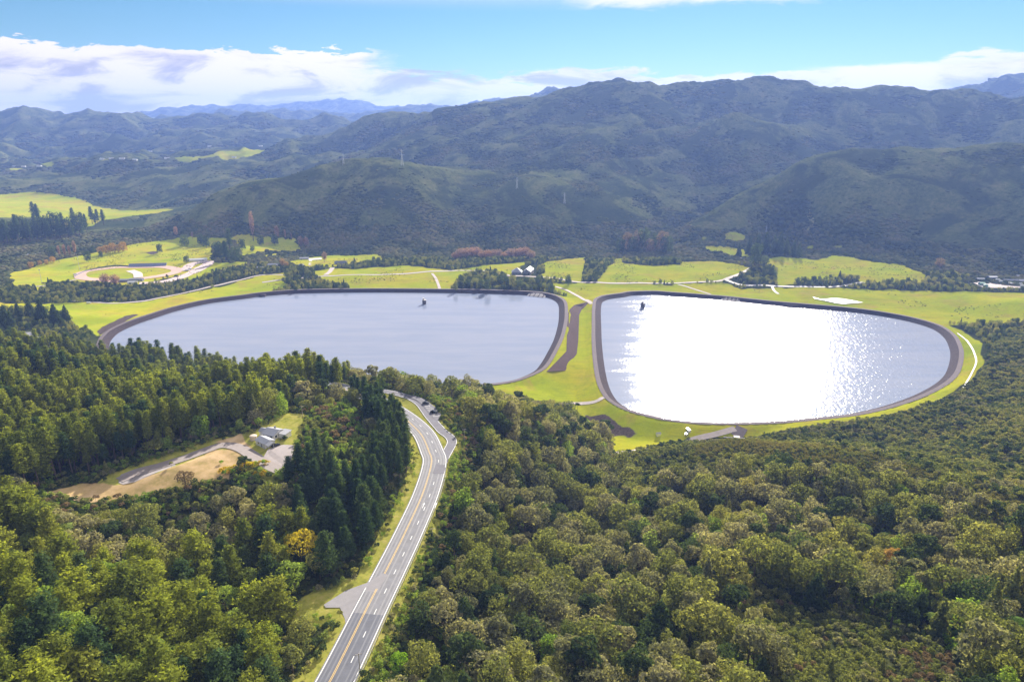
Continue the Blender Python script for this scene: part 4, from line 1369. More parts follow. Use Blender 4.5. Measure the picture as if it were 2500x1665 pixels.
ZONES = {
 'pine_a': [(-200,880),(100,868),(300,900),(560,903),(800,928),(872,946),(845,965),(770,990),(665,1015),(575,1048),(500,1066),(430,1090),(310,1130),(205,1172),(90,1203),(-200,1250)],
 'pine_b': [(870,952),(925,985),(985,1055),(1008,1130),(985,1185),(945,1222),(905,1190),(925,1100),(885,1012),(855,978)],
 'pine_c': [(-200,1250),(60,1230),(120,1330),(250,1420),(420,1420),(560,1400),(640,1320),(740,1330),(780,1430),(750,1500),(735,1560),(700,1665),(650,1850),(-200,1850)],
 'pine_d': [(700,1150),(790,1120),(945,1225),(935,1290),(890,1350),(800,1420),(745,1330),(690,1240)],
 'slash': [(735,1012),(850,990),(890,1060),(915,1175),(800,1150),(715,1140),(735,1080)],
 'scrub': [(1500,1125),(1700,1080),(1860,1050),(2000,1020),(2200,1000),(2350,955),(2420,850),(2500,785),(2750,770),(2750,1320),(2450,1272),(2333,1238),(2231,1200),(2100,1178),(1908,1168),(1700,1185),(1560,1205)],
 'low2': [(1096,1140),(1108,1060),(1066,1002),(1000,955),(1040,940),(1110,985),(1150,1030),(1185,1110),(1160,1210),(1095,1350),(1020,1540),(960,1680),(930,1760),(880,1760),(935,1600),(990,1480),(1045,1330),(1085,1220)],
 'low': [(60,1180),(200,1200),(320,1195),(450,1175),(580,1160),(690,1140),(745,1105),(760,1170),(700,1225),(560,1255),(350,1275),(60,1265)],
 'crest': [(1690,1086),(1800,1076),(1908,1080),(2027,1094),(2129,1114),(2231,1142),(2333,1178),(2450,1214),(2700,1280),(2700,1330),(2450,1262),(2333,1226),(2231,1188),(2129,1158),(2027,1136),(1908,1122),(1800,1118),(1690,1124)],
 'scrub2': [(1740,1390),(1800,1400),(1950,1480),(2100,1500),(2320,1600),(2400,1850),(1800,1850),(1900,1620)],
}
_zf = [p for k in ZONES for p in ZONES[k]]
_zw = hit(np.array(_zf, float))[:, :2]
ZW, _i = {}, 0
for k in ZONES:
    ZW[k] = _zw[_i:_i + len(ZONES[k])]
    _i += len(ZONES[k])

# ---- near bush and plantation
fr = np.random.default_rng(99)


def free_ground(x, y, margin):
    ok = ~any_in(x, y, 'grass') & ~any_in(x, y, 'dry') & ~any_in(x, y, 'soil') | any_in(x, y, 'clump')
    ok &= road_dist(x, y) > margin
    d = np.hypot(x, y)
    mm = (d > 350) & (d < 1400)
    if mm.any():
        s = lake_sd(x[mm], y[mm])
        k = ok[mm]
        k &= s > np.where(x[mm] > 20, 31, 20)
        ok[mm] = k
    for pl in (pd_, tp, lb, pk):
        ok &= ~inside(x, y, pl)
    return ok


LB_ = None


def place(x, y):
    z = H(x, y)
    return np.stack([x, y, z], 1)


PLANTS = []      # (kind, shape, tone, x, y, z, sx, sz, rot, zone)


def sow(zone, spacing, picks, hr, margin=3.0, region=None, thin=1.0):
    """picks: list of (kind, shape, tone, weight, size factor)"""
    if region is None:
        pl = ZW[zone]
        lo, hi = pl.min(0), pl.max(0)
    else:
        lo, hi = region[:2], region[2:]
    x, y = jitter_grid(lo[0], hi[0], lo[1], hi[1], spacing, fr)
    if region is None:
        k = inside(x, y, ZW[zone])
        if zone == 'scrub':
            k &= ~inside(x, y, ZW['crest'])
    else:
        d = np.hypot(x, y)
        k = (d > 95) & (d < 700)
        for z_ in ZW:
            k &= ~inside(x, y, ZW[z_])
        kk = np.where(k)[0]
        s_ = lake_sd(x[kk], y[kk])
        k[kk[(s_ < 75) & (x[kk] > 90)]] = False
    x, y = x[k], y[k]
    k = fr.random(len(x)) < thin
    x, y = x[k], y[k]
    p = place(x, y)
    k = in_view(p[:, 0], p[:, 1], p[:, 2] + 8, 130)
    p = p[k]
    k = free_ground(p[:, 0], p[:, 1], margin)
    p = p[k]
    wts = np.array([q[3] for q in picks], float)
    # kinds drift over the land in patches
    dr = fbm(p[:, 0] / 38 + 3, p[:, 1] / 38, 3)
    dr = np.clip((dr - 0.25) / 0.5, 0, 0.999)
    c = np.cumsum(wts / wts.sum())
    mixv = np.where(fr.random(len(p)) < 0.55, fr.random(len(p)), dr)
    ch = np.searchsorted(c, mixv)
    for q, i in zip(p, np.minimum(ch, len(picks) - 1)):
        kd, sh, tn, _, sf = picks[i]
        s = fr.uniform(*hr) * sf
        PLANTS.append((kd, sh, tn, q[0], q[1], q[2], s * fr.uniform(0.88, 1.15), s, fr.uniform(0, 6.283), zone))


sow('pine_a', 6.0, [('pine', 6, 'olive_pine', 3, 1), ('pine', 2, 'olive_pine', 2, 1), ('pine', 7, 'lime_pine', 1.6, 1), ('pine', 7, 'dark_pine', 2, 1), ('broad', 4, 'fresh', 0.7, 1.1), ('pine', 1, 'olive_pine', 1.6, 0.95), ('pine', 6, 'lime_pine', 1.2, 1)], (0.74, 1.1), 4.0)
sow('pine_b', 5.2, [('pine', 2, 'dark_pine', 3, 1), ('pine', 0, 'dark_pine', 3, 1)], (0.55, 0.85), 3.0)
sow('pine_c', 8.6, [('pine', 4, 'olive_pine', 3, 1), ('pine', 3, 'olive_pine', 1.5, 1), ('broad', 1, 'fresh', 2.0, 1.0), ('pine', 5, 'lime_pine', 2.4, 1), ('pine', 0, 'dark_pine', 1.2, 0.8), ('pine', 4, 'lime_pine', 1.8, 1), ('broad', 0, 'dark', 1.2, 1), ('broad', 2, 'olive', 1.6, 1.2), ('pine', 5, 'dark_pine', 2, 1)], (0.72, 1.25), 5.5)
sow('pine_d', 7.2, [('pine', 3, 'dark_pine', 4, 1), ('pine', 1, 'dark_pine', 3, 1), ('broad', 0, 'dark', 1.2, 1), ('spire', 1, 'dark', 1, 1.1)], (0.6, 0.95), 4.0)
sow('slash', 4.0, [('shrub', 0, 'olive', 2, 1.4), ('shrub', 1, 'brown', 1.2, 1.2), ('broad', 2, 'fresh', 1.0, 0.6), ('shrub', 2, 'fresh', 2, 1.5), ('spire', 1, 'dark', 0.3, 0.6)], (0.8, 1.3), 1.5)
sow('low', 3.0, [('shrub', 0, 'olive', 2, 1), ('shrub', 2, 'fresh', 2, 1), ('shrub', 1, 'brown', 1, 1), ('shrub', 2, 'dark', 2, 1.2)], (0.8, 1.4), 1.5)
sow('low2', 3.2, [('shrub', 0, 'olive', 2, 1), ('shrub', 2, 'fresh', 2, 1), ('shrub', 1, 'brown', 1, 1), ('shrub', 2, 'dark', 2, 1.2), ('broad', 2, 'fresh', .5, .35)], (0.8, 1.4), 1.2)
sow('scrub', 2.9, [('shrub', 0, 'scrub', 3, 1.0), ('shrub', 2, 'scrub', 3, 1.0), ('shrub', 1, 'olive', 2, 1.1), ('broad', 2, 'dark', 0.25, 0.55), ('shrub', 2, 'dark', 1.4, 1.2), ('shrub', 0, 'grey', 1.2, 1.0)], (0.75, 1.45), 1.5)
sow('crest', 2.5, [('shrub', 0, 'pale', 3, 0.8), ('shrub', 2, 'pale', 3, 0.8), ('shrub', 1, 'scrub', 1.4, 0.9), ('shrub', 2, 'olive', 1, 0.9)], (0.6, 1.1), 1.5)
sow('scrub2', 2.7, [('shrub', 0, 'scrub', 3, 1.0), ('shrub', 2, 'olive', 3, 1.0), ('shrub', 1, 'grey', 1, 1.1), ('spire', 0, 'olive', 0.14, 0.6), ('shrub', 0, 'brown', 0.6, 0.9)], (0.7, 1.2), 1.5)
sow('bush', 7.4, [('broad', 0, 'grey', 2, 1), ('broad', 4, 'grey', 2.4, 1), ('broad', 1, 'olive', 1.8, 1), ('broad', 5, 'olive', 2.2, 1), ('broad', 2, 'dark', 1.4, 1), ('broad', 6, 'dark', 1.6, 1), ('broad', 3, 'dark', 1.0, 0.95), ('broad', 6, 'grey', 1.6, 1.05), ('broad', 3, 'grey', 1.4, 0.95), ('broad', 4, 'fresh', 1.0, 0.9), ('spire', 1, 'dark', 0.4, 0.9), ('broad', 1, 'grey', 1.2, 1), ('fern', 0, 'fresh', 0.9, 0.8), ('spire', 0, 'olive', 0.4, 0.8), ('broad', 2, 'olive', 1.6, 1), ('bare', 0, 'pink', 0.12, 0.5), ('broad', 5, 'scrub', 1.6, 0.8)], (0.6, 1.75), 5.0, (-420, 90, 520, 640))

# open ground that lies in the sun: trees whose shadow would reach it are lower there, or shrubs
SUNNY = [WA['dry'][0], WA['dry'][1]] + [WA['grass'][-2], WA['grass'][-1]]
ux, uy = -math.sin(SUN_AZ), -math.cos(SUN_AZ)
PA = np.array([q[3:6] for q in PLANTS])
cap = np.full(len(PA), 99.0)
for t_ in (2, 5, 8, 12, 16, 21, 27, 34, 42, 51, 61):
    sx_, sy_ = PA[:, 0] + ux * t_, PA[:, 1] + uy * t_
    on = np.zeros(len(PA), bool)
    for pl in SUNNY + [pd_, tp]:
        on |= inside(sx_, sy_, pl)
    rdx, _ = seg_dist(sx_, sy_, ROAD)
    rds, _ = seg_dist(sx_, sy_, SLIP)
    rdd, _ = seg_dist(sx_, sy_, DRIVE)
    on |= (rdx < 6.0) | (rds < 3) | (rdd < 4)
    hz_ = H(sx_[on], sy_[on])
    cap[on] = np.minimum(cap[on], 1.1 * t_ * math.tan(SUN_EL) + hz_ - PA[on, 2] + 1.0)
# growth in front of open ground stays low enough to leave that ground open to the camera side
KEEP = SUNNY + [WA['grass'][-3], WA['grass'][-4], pd_, tp, lb, pk]
rc = np.hypot(PA[:, 0], PA[:, 1])
dep = (CAM_Z - PA[:, 2]) / rc
vx, vy = PA[:, 0] / rc, PA[:, 1] / rc
_free = np.array([q[9] in ('bush', 'low', 'low2', 'slash') for q in PLANTS])
for t_ in (2, 5, 8, 11, 15, 19, 24, 29):
    sx_, sy_ = PA[:, 0] + vx * t_, PA[:, 1] + vy * t_
    on = np.zeros(len(PA), bool)
    for pl in KEEP:
        on |= inside(sx_, sy_, pl)
    rdx, _ = seg_dist(sx_, sy_, ROAD)
    rds, _ = seg_dist(sx_, sy_, SLIP)
    on |= (rdx < 11.5) | (rds < 6)
    on &= _free
    cap[on] = np.minimum(cap[on], t_ * dep[on] + 1.2)
_dl, _ = seg_dist(PA[:, 0], PA[:, 1], lb, True)
cap[_dl < 9] = 0.3
_full = {'pine': 24, 'broad': 11, 'spire': 13, 'shrub': 2.6, 'fern': 5.5, 'bare': 13}
NP = []
for q, c_ in zip(PLANTS, cap):
    hq = _full[q[0]] * q[7]
    if c_ >= hq or q[0] in ('shrub', 'fern'):
        NP.append(q)
    elif c_ > 0.5 * hq:
        k_ = c_ / hq
        NP.append(q[:6] + (q[6] * (0.4 + 0.6 * k_), q[7] * k_) + q[8:])
    elif c_ > 0.4:
        s_ = min(1.3, max(0.5, c_ / 2.6))
        NP.append(('shrub', len(NP) % 3, 'dark' if len(NP) % 2 else 'olive') + q[3:6] + (s_ * 1.2, s_) + q[8:])
PLANTS = NP

# undergrowth fills the gaps
x, y = jitter_grid(-460, 560, 90, 680, 3.3, fr)
d = np.hypot(x, y)
k = (d > 100) & (d < 690) & ~inside(x, y, ZW['scrub']) & ~inside(x, y, ZW['scrub2']) & ~inside(x, y, ZW['crest'])
p = place(x[k], y[k])
p = p[in_view(p[:, 0], p[:, 1], p[:, 2] + 2, 60)]
p = p[free_ground(p[:, 0], p[:, 1], 0.8)]
p = p[visible(p[:, 0], p[:, 1], p[:, 2], 14)]
n = len(p)
lib('undergrowth_shapes', [(joined('shrub', i, t), None) for i, t in ((0, 'dark'), (1, 'olive'), (2, 'fresh'), (0, 'grey'), (2, 'dark'))])
s = fr.uniform(0.6, 1.25, (n, 1)) * np.array([[1, 1, 1.0]])
mass('undergrowth', 'dense low undergrowth of ferns and shrubs below the near trees', p, s, np.stack([np.zeros(n), np.zeros(n), fr.uniform(0, 6.28, n)], 1), fr.integers(0, 5, n), LIB['undergrowth_shapes'])

# ---- rushes and tussocks in the damp parts of the pastures
x, y = jitter_grid(-900, 900, 420, 1500, 5.0, fr, 0.95)
k = (fbm(x / 40, y / 40, 3) > 0.63) & (np.abs(np.arctan2(x, y)) < R(44)) & (fr.random(len(x)) < 0.6)
x, y = x[k], y[k]
k = any_in(x, y, 'grass') & ~any_in(x, y, 'clump') & (lake_sd(x, y) > 70)
x, y = x[k], y[k]
p = place(x, y)
n = len(p)
lib('rush_shapes', [(joined('shrub', i, t), None) for i, t in ((0, 'olive'), (1, 'dark'), (2, 'scrub'))])
q = fr.uniform(0.35, 0.85, n)
mass('rushes', 'scattered rushes and tussocks in the damp parts of the pastures', p - np.array([0, 0, .2]), np.stack([q, q, q * .6], 1), np.stack([np.zeros(n), np.zeros(n), fr.uniform(0, 6.28, n)], 1), fr.integers(0, 3, n), LIB['rush_shapes'])
print('rushes', n)

# ---- hills and valley: crowns too many to count
lib('far_crowns', [(lump_mesh('crown', 70 + i, FOL[t]), None) for i, t in enumerate(('hill', 'hill', 'hill', 'hill', 'flat', 'flat'))])
lib('valley_crowns', [(joined('broad', i, t), None) for i, t in ((4, 'dark'), (6, 'scrub'), (5, 'dark'), (4, 'scrub'), (6, 'olive'))] + [(joined('spire', 0, 'dark'), None)])
PT, SCL, IDX = [], [], []
for (r0, r1, sp_m, lo, hi) in ((1250, 1700, 7.0, 3.2, 5.4), (1700, 2300, 9.0, 4.0, 6.6), (2300, 3200, 12.5, 5.5, 9.0), (3200, 4900, 19.0, 8.0, 13.0)):
    x, y = jitter_grid(-r1 * 0.72, r1 * 0.72, r0 * 0.72, r1, sp_m, fr, 0.95)
    d = np.hypot(x, y)
    k = (d > r0) & (d <= r1) & (np.abs(np.arctan2(x, y)) < R(45))
    x, y, d = x[k], y[k], d[k]
    p = place(x, y)
    k = visible(p[:, 0], p[:, 1], p[:, 2], 12)
    p = p[k]
    k = ~(any_in(p[:, 0], p[:, 1], 'grass') | any_in(p[:, 0], p[:, 1], 'plateau') | any_in(p[:, 0], p[:, 1], 'soil')) | any_in(p[:, 0], p[:, 1], 'clump')
    p = p[k]
    PT.append(p)
    q = sp_m * fr.uniform(0.62, 0.95, len(p)) * (0.8 + 0.4 * fbm(p[:, 0] / 90, p[:, 1] / 90, 2))
    hw = np.clip(hollow(p[:, 0], p[:, 1]) * 1.5 + 0.08 + 1.6 * (fbm(p[:, 0] / 140, p[:, 1] / 140, 3) - 0.5), 0, 1)      # trees in the gullies, low scrub on the faces
    flat_ = (p[:, 2] < 26) & (np.hypot(p[:, 0], p[:, 1]) < 1900)
    hw = np.where(flat_, np.maximum(hw, fr.uniform(0.35, 0.95, len(p))), hw)
    kp = (hw > 0.18) | (fr.random(len(p)) < 0.10)
    p, q, hw = p[kp], q[kp], hw[kp]
    PT[-1] = p
    hgt = 0.28 + 0.6 * hw * fr.uniform(0.6, 1.1, len(p))
    q = q * (1.0 - 0.25 * (1 - hw))
    p[:, 2] -= q * (0.30 - 0.1 * hw)
    SCL.append(np.stack([q, q, q * hgt], 1))
    flat_ = flat_[kp]
    IDX.append(np.where(flat_, fr.integers(3, 6, len(p)), fr.integers(0, 4, len(p))))
PT, SCL, IDX = np.concatenate(PT), np.concatenate(SCL), np.concatenate(IDX)
n = len(PT)
print('far crowns', n)
mass('hill_forest', 'dark native forest covering the hills and ranges behind the reservoirs', PT, SCL, np.stack([fr.uniform(-.2, .2, n), fr.uniform(-.2, .2, n), fr.uniform(0, 6.28, n)], 1), IDX, LIB['far_crowns'])

x, y = jitter_grid(-1000, 1000, 480, 1300, 6.0, fr, 0.95)
d = np.hypot(x, y)
k = (d > 560) & (d <= 1300) & (np.abs(np.arctan2(x, y)) < R(44))
x, y = x[k], y[k]
for z_ in ZW:
    k = ~inside(x, y, ZW[z_])
    x, y = x[k], y[k]
p = place(x, y)
near_ = np.hypot(p[:, 0], p[:, 1]) < 640
k = visible(p[:, 0], p[:, 1], p[:, 2], 12) & (~near_ | (p[:, 0] < -300) )
p = p[k]
p = p[free_ground(p[:, 0], p[:, 1], 3)]
clear_ = [hit(np.array(q, float))[:, :2] for q in ([(2355,682),(2400,672),(2560,672),(2560,712),(2440,710),(2385,706),(2355,696)], [(1235,650),(1312,645),(1312,690),(1235,690)], [(650,648),(780,628),(860,632),(860,650),(650,655)])]
for pl in clear_:
    p = p[~inside(p[:, 0], p[:, 1], pl)]
for pl, half in TRACKS:
    dd, _ = seg_dist(p[:, 0], p[:, 1], pl)
    p = p[dd > half + 5]
for nm in ('valley_road', 'farm_track', 'river_gravel', 'speedway_track', 'speedway_apron', 'dam_track', 'old_road', 'white_drain', 'pasture_pond', 'fire_break'):
    pass
n = len(p)
cl = any_in(p[:, 0], p[:, 1], 'clump')
q = fr.uniform(0.32, 0.75, n) * (0.7 + 0.6 * fbm(p[:, 0] / 60, p[:, 1] / 60, 2)) * np.where(cl, 1.25, 1.0)
sc_ = np.stack([q, q, q * fr.uniform(0.8, 1.1, n)], 1)
print('valley crowns', n, 'plants', len(PLANTS))
mass('valley_bush', 'dark bush and hedgerow growth on the valley floor round the pastures', p, sc_, np.stack([np.zeros(n), np.zeros(n), fr.uniform(0, 6.28, n)], 1), np.minimum(fr.integers(0, 24, n) % 8 if False else fr.choice(6, n, p=[.25, .27, .15, .15, .14, .04]), 5), LIB['valley_crowns'])

# ------------------------------------------------------------------ single plants: the ones that show largest
NAME = {'pine': 'pine_tree', 'broad': 'broadleaf_tree', 'spire': 'conical_tree', 'shrub': 'shrub', 'fern': 'tree_fern', 'bare': 'bare_tree'}
WORD = {'pine': 'pine', 'broad': 'round bush tree', 'spire': 'narrow upright tree', 'shrub': 'shrub', 'fern': 'tree fern', 'bare': 'leafless tree'}
TONE = {'olive_pine': 'olive green', 'dark_pine': 'dark green', 'lime_pine': 'yellow-green', 'olive': 'olive', 'grey': 'grey-green', 'dark': 'dark green', 'fresh': 'fresh green',
        'lime': 'bright lime', 'gold': 'golden', 'pink': 'bare pinkish', 'amber': 'amber', 'brown': 'brown', 'scrub': 'dull green', 'pale': 'pale yellow-green', 'flat': 'olive', 'hill': 'dark green'}
LANDMARKS = [((905,1487), 'beside the lower straight of the highway'), ((985,1330), 'beside the highway below its bend'), ((1050,1130), 'beside the highway bend'), ((800,1475), 'by the gravel lay-by'),
             ((660,1060), 'close to the white house'), ((470,1060), 'in the plantation behind the drive'), ((200,1040), 'in the plantation over the turning area'), ((700,950), 'in the plantation behind the house'),
             ((430,920), 'at the plantation edge above the reservoir'), ((350,1260), 'on the slope below the driveway'), ((60,1400), 'at the frame edge below the turning area'), ((300,1600), 'in the lower wood farthest from the highway'),
             ((620,1580), 'in the lower wood near the lay-by'), ((830,1230), 'between house and highway'), ((1000,960), 'on the crest beside the small car park'), ((1250,1050), 'on the slope falling to the dam'),
             ((1300,1230), 'in the gully below the dam'), ((1150,1450), 'in the bush just across the guard rail'), ((1450,1400), 'between gully and lower right hill'), ((1650,1230), 'on the hill facing the right reservoir'),
             ((1950,1180), 'under the rounded ridge before the right reservoir'), ((2250,1280), 'in the hollow under the rounded ridge'), ((2350,1500), 'on the steep lower corner slope'), ((1800,1450), 'round the scrubby clearing'),
             ((2150,1080), 'on the scrub hill behind the rounded ridge'), ((2350,960), 'on the scrub beside the curved white drain'), ((1750,1080), 'on the scrub near the concrete outlet'), ((1500,1600), 'low in the bush straight below the dam')]
_lp = hit(np.array([q for q, _ in LANDMARKS], float))[:, :2]

# chosen by hand: plants that stand out in the photograph
SPECIAL = [
 ('broad', 1, 'gold', (738,1385), 1.45, 'golden flowering wattle at the wood edge left of the highway', 'broadleaf_tree', 'tree'),
 ('broad', 0, 'lime', (978,1648), 0.85, 'bright lime green tree at the foot of the bush right of the highway', 'broadleaf_tree', 'tree'),
 ('broad', 0, 'gold', (1745,1290), 0.0, '', '', ''),
 ('pine', 1, 'dark_pine', (344,905), 1.22, 'lone taller pine standing above the plantation edge against the left reservoir', 'pine_tree', 'tree'),
 ('broad', 0, 'fresh', (632,1046), 0.62, 'fresh green tree growing right behind the white house', 'broadleaf_tree', 'tree'),
 ('broad', 2, 'fresh', (606,1058), 0.5, 'smaller green tree beside the round water tank', 'broadleaf_tree', 'tree'),
 ('broad', 1, 'brown', (455,1195), 0.85, 'brown sparse tree standing before the sandy bank of the driveway', 'broadleaf_tree', 'tree'),
 ('broad', 1, 'dark', (1415,1170), 1.1, 'dark round tree with bright rim in the gully below the dam', 'broadleaf_tree', 'tree'),
 ('broad', 2, 'dark', (1410,1000), 0.75, 'dark round tree at the end of the dam track', 'broadleaf_tree', 'tree'),
 ('broad', 3, 'amber', (2170,1420), 1.15, 'amber brown tree in the bush on the lower right slope', 'broadleaf_tree', 'tree'),
 ('spire', 1, 'dark', (1985,1490), 1.3, 'dark bushy cone alone beside the scrubby clearing', 'conical_tree', 'tree'),
 ('spire', 0, 'grey', (1720,1470), 1.5, 'hazy grey-green upright tree left of the scrubby clearing', 'conical_tree', 'tree'),
 ('broad', 1, 'grey', (1090,1560), 1.35, 'large pale grey-crowned tree right of the lower highway', 'broadleaf_tree', 'tree'),
 ('broad', 1, 'olive', (1140,1480), 1.4, 'wide domed olive tree right of the lower highway', 'broadleaf_tree', 'tree'),
]
HGT0 = {'pine': 24, 'broad': 11, 'spire': 13, 'shrub': 2.6, 'fern': 5.5, 'bare': 14}
for kd, sh, tn, pxy, s, lab, nm, cat in SPECIAL:
    if s <= 0:
        continue
    g = hit([pxy])[0]
    t = thing(nm, lab, cat, tuple(g), fr.uniform(0, 6.28), 'single trees that stand out')
    t.scale = (s, s, s)
    link('crown', crown(kd, sh, tn), t)
    link('trunk', TRUNK[kd][sh], t)
    c0 = to_px(np.array([[g[0], g[1], g[2] + 0.7 * HGT0[kd] * s]]))[0]
    d0 = math.hypot(g[0], g[1])
    wpx = 4.6 * s / d0 * FPX

    def hides(q):
        dq = math.hypot(q[3], q[4])
        if dq > d0:
            return False
        t0 = to_px(np.array([[q[3], q[4], q[5] + HGT0[q[0]] * q[7]]]))[0]
        return abs(t0[0] - c0[0]) < wpx * 0.9 and t0[1] < c0[1] + wpx * 0.5 and to_px(np.array([[q[3], q[4], q[5]]]))[0][1] > c0[1]
    PLANTS = [q for q in PLANTS if not hides(q)]
    PLANTS = [q for q in PLANTS if (q[3] - g[0]) ** 2 + (q[4] - g[1]) ** 2 > (3.0 * s) ** 2]

HGT = {'pine': 24, 'broad': 11, 'spire': 13, 'shrub': 2.6, 'fern': 5.5, 'bare': 14}
A_ = np.array([q[3:8] for q in PLANTS])
px_ = to_px(A_[:, :3] + np.array([0, 0, 1]) * 5)
dist = np.linalg.norm(A_[:, :3] - np.array([0, 0, CAM_Z]), axis=1)
hh = np.array([HGT[q[0]] for q in PLANTS]) * A_[:, 4]
size_ = hh / dist
seen = visible(A_[:, 0], A_[:, 1], A_[:, 2], 6) & (px_[:, 0] > -15) & (px_[:, 0] < 2515) & (px_[:, 1] < 1690)
LIMIT = {'pine': 290, 'broad': 290, 'spire': 60, 'shrub': 285, 'fern': 60, 'bare': 20}
single = np.zeros(len(PLANTS), bool)
for kd, lim in LIMIT.items():
    ids = [i for i, q in enumerate(PLANTS) if q[0] == kd and seen[i]]
    ids.sort(key=lambda i: -size_[i])
    single[ids[:lim]] = True
bins = {}
for i in np.where(single)[0]:
    q = PLANTS[i]
    k = int(((_lp - A_[i, :2]) ** 2).sum(1).argmin())
    bins.setdefault((k, q[0], q[2]), []).append(i)
LBL = {}
for (k, kd, tn), ids in bins.items():
    where = LANDMARKS[k][1]
    wd = '%s %s' % (TONE[tn], WORD[kd])
    if len(ids) == 1:
        LBL[ids[0]] = 'only %s %s' % (wd, where)
        continue
    rest = list(ids)
    picks = [('tallest', max(rest, key=lambda i: hh[i]))]
    for word, fn in (('leftmost', lambda i: px_[i, 0]), ('rightmost', lambda i: -px_[i, 0]), ('nearest', lambda i: dist[i]), ('farthest', lambda i: -dist[i])):
        r2 = [i for i in rest if i not in [b for _, b in picks]]
        if not r2:
            break
        b = min(r2, key=fn)
        if min(rest, key=fn) == b:
            picks.append((word, b))
    used = {b for _, b in picks}
    for word, b in picks:
        LBL[b] = '%s %s %s' % (word, wd, where)
    others = [i for i in rest if i not in used]
    if len(others) == 1:
        LBL[others[0]] = 'middle-sized %s %s' % (wd, where)
        continue
    if not others:
        continue
    xs, ds = np.array([px_[i, 0] for i in others]), np.array([dist[i] for i in others])
    cells = {}
    for i in others:
        fx = (xs < px_[i, 0]).mean()
        fd = (ds < dist[i]).mean()
        a_ = 'left' if fx < .34 else 'right' if fx > .66 else 'centre'
        b_ = 'front' if fd < .34 else 'back' if fd > .66 else 'mid'
        cells.setdefault((b_, a_), []).append(i)
    for (b_, a_), c_ in cells.items():
        c_.sort(key=lambda i: -hh[i])
        nm_ = ([''] if len(c_) == 1 else ['larger ', 'smaller '] if len(c_) == 2 else ['large ', 'medium ', 'small '] if len(c_) == 3 else ['largest ', 'very large ', 'large ', 'fairly large ', 'medium ', 'fairly small ', 'small ', 'very small ', 'tiny ', 'smallest '][:len(c_)] + ['smallest '] * max(0, len(c_) - 10))
        for i, w_ in zip(c_, nm_):
            LBL[i] = '%s%s, %s %s, %s' % (w_, wd, b_, a_, where)
GROUPS = {'pine': 'pines of the plantations', 'broad': 'round bush trees of the near hills', 'spire': 'narrow bush trees', 'shrub': 'shrubs of the scrub slopes', 'fern': 'tree ferns in the gullies', 'bare': 'leafless trees in the bush'}
for i in np.where(single)[0]:
    kd, sh, tn, x, y, z, sx_, sz_, rot, zone = PLANTS[i]
    if kd == 'shrub':
        o = link(NAME[kd], crown(kd, sh, tn), None, (x, y, z))
        tag(o, LBL[i], 'shrub', GROUPS[kd])
        o.rotation_euler = (0, 0, rot)
        o.scale = (sx_, sx_, sz_)
        continue
    t = thing(NAME[kd], LBL[i], 'tree fern' if kd == 'fern' else 'tree', (x, y, z), rot, GROUPS[kd])
    t.rotation_euler = (fr.normal(0, 0.035), fr.normal(0, 0.035), rot)
    t.scale = (sx_, sx_, sz_)
    link('crown' if kd != 'fern' else 'fronds', crown(kd, sh, tn), t)
    link('trunk', TRUNK[kd][sh], t)
for nm, kinds, lab in (('pine_wood', ('pine',), 'far part of the pine plantation, too many trees to count'),
                       ('bush_canopy', ('broad', 'spire', 'fern'), 'continuous canopy of native bush trees on the near slopes'),
                       ('scrub_growth', ('shrub',), 'low scrub covering the hill before the right reservoir')):
    ids = [i for i, q in enumerate(PLANTS) if q[0] in kinds and not single[i]]
    if not ids:
        continue
    keys = sorted({PLANTS[i][:3] for i in ids})
    lib(nm + '_shapes', [(joined(*k), None) for k in keys])
    ix = {k: j for j, k in enumerate(keys)}
    mass(nm, lab, [PLANTS[i][3:6] for i in ids], [(PLANTS[i][6], PLANTS[i][6], PLANTS[i][7]) for i in ids],
         [(fr.normal(0, .03), fr.normal(0, .03), PLANTS[i][8]) for i in ids], [ix[PLANTS[i][:3]] for i in ids], LIB[nm + '_shapes'])
print('single plants', single.sum(), {k: int(sum(1 for i in np.where(single)[0] if PLANTS[i][0] == k)) for k in LIMIT})

# ---- trees of the valley that can be told apart: (kind, shape, tone, foot in the picture, height in picture px, width factor)
VT = []


def vt(kd, sh, tn, pts, h, lab, wf=1.0, grp=None):
    for k, q in enumerate(pts):
        VT.append((kd, sh, tn, q, h if not isinstance(h, (list, tuple)) else h[k % len(h)], wf, lab if not isinstance(lab, (list, tuple)) else lab[k % len(lab)], grp))


vt('broad', 0, 'dark', [(1387,697)], 24, 'dark round tree alone beside the valley road with a long shadow', 1.0)
vt('spire', 0, 'dark', [(866,643)], 14, 'small dark conifer right of the grey farmhouse', 1.1)
vt('broad', 2, 'dark', [(1598,693)], 8, 'small dark bush beside the straight valley road', 1.2)
vt('broad', 2, 'dark', [(2100,703),(2020,702)], [9, 7], ['dark round bush below the hedge in the right pasture', 'low bush at the road end in the right pasture'], 1.3)
g = 'dark conifers beside the valley track bend'
for q, h, l in (((1803,628),34,'leftmost slim'), ((1828,624),48,'second from left tall'), ((1848,624),54,'tallest middle'), ((1868,622),54,'tall inner'), ((1888,622),48,'inner right'), ((1902,624),56,'tall right-hand'), ((1918,622),40,'shorter right'), ((1936,627),38,'separate slim'), ((1949,629),36,'rightmost separate')):
    vt('spire', 1, 'dark', [q], h, l + ' dark conifer of the stand beside the valley track bend', 0.75, g)
vt('broad', 1, 'dark', [(1842,652)], 46, 'broad dark tree at the foot of the conifer stand by the track bend', 0.8, g)
vt('broad', 2, 'dark', [(1866,650)], 26, 'small round tree at the foot of the conifer stand by the track bend', 1.0, g)
g = 'bare poplars under the middle hill'
vt('bare', 2, 'pink', [(619,588)], 72, 'tall bare reddish poplar under the shaded middle hill', 0.7, g)
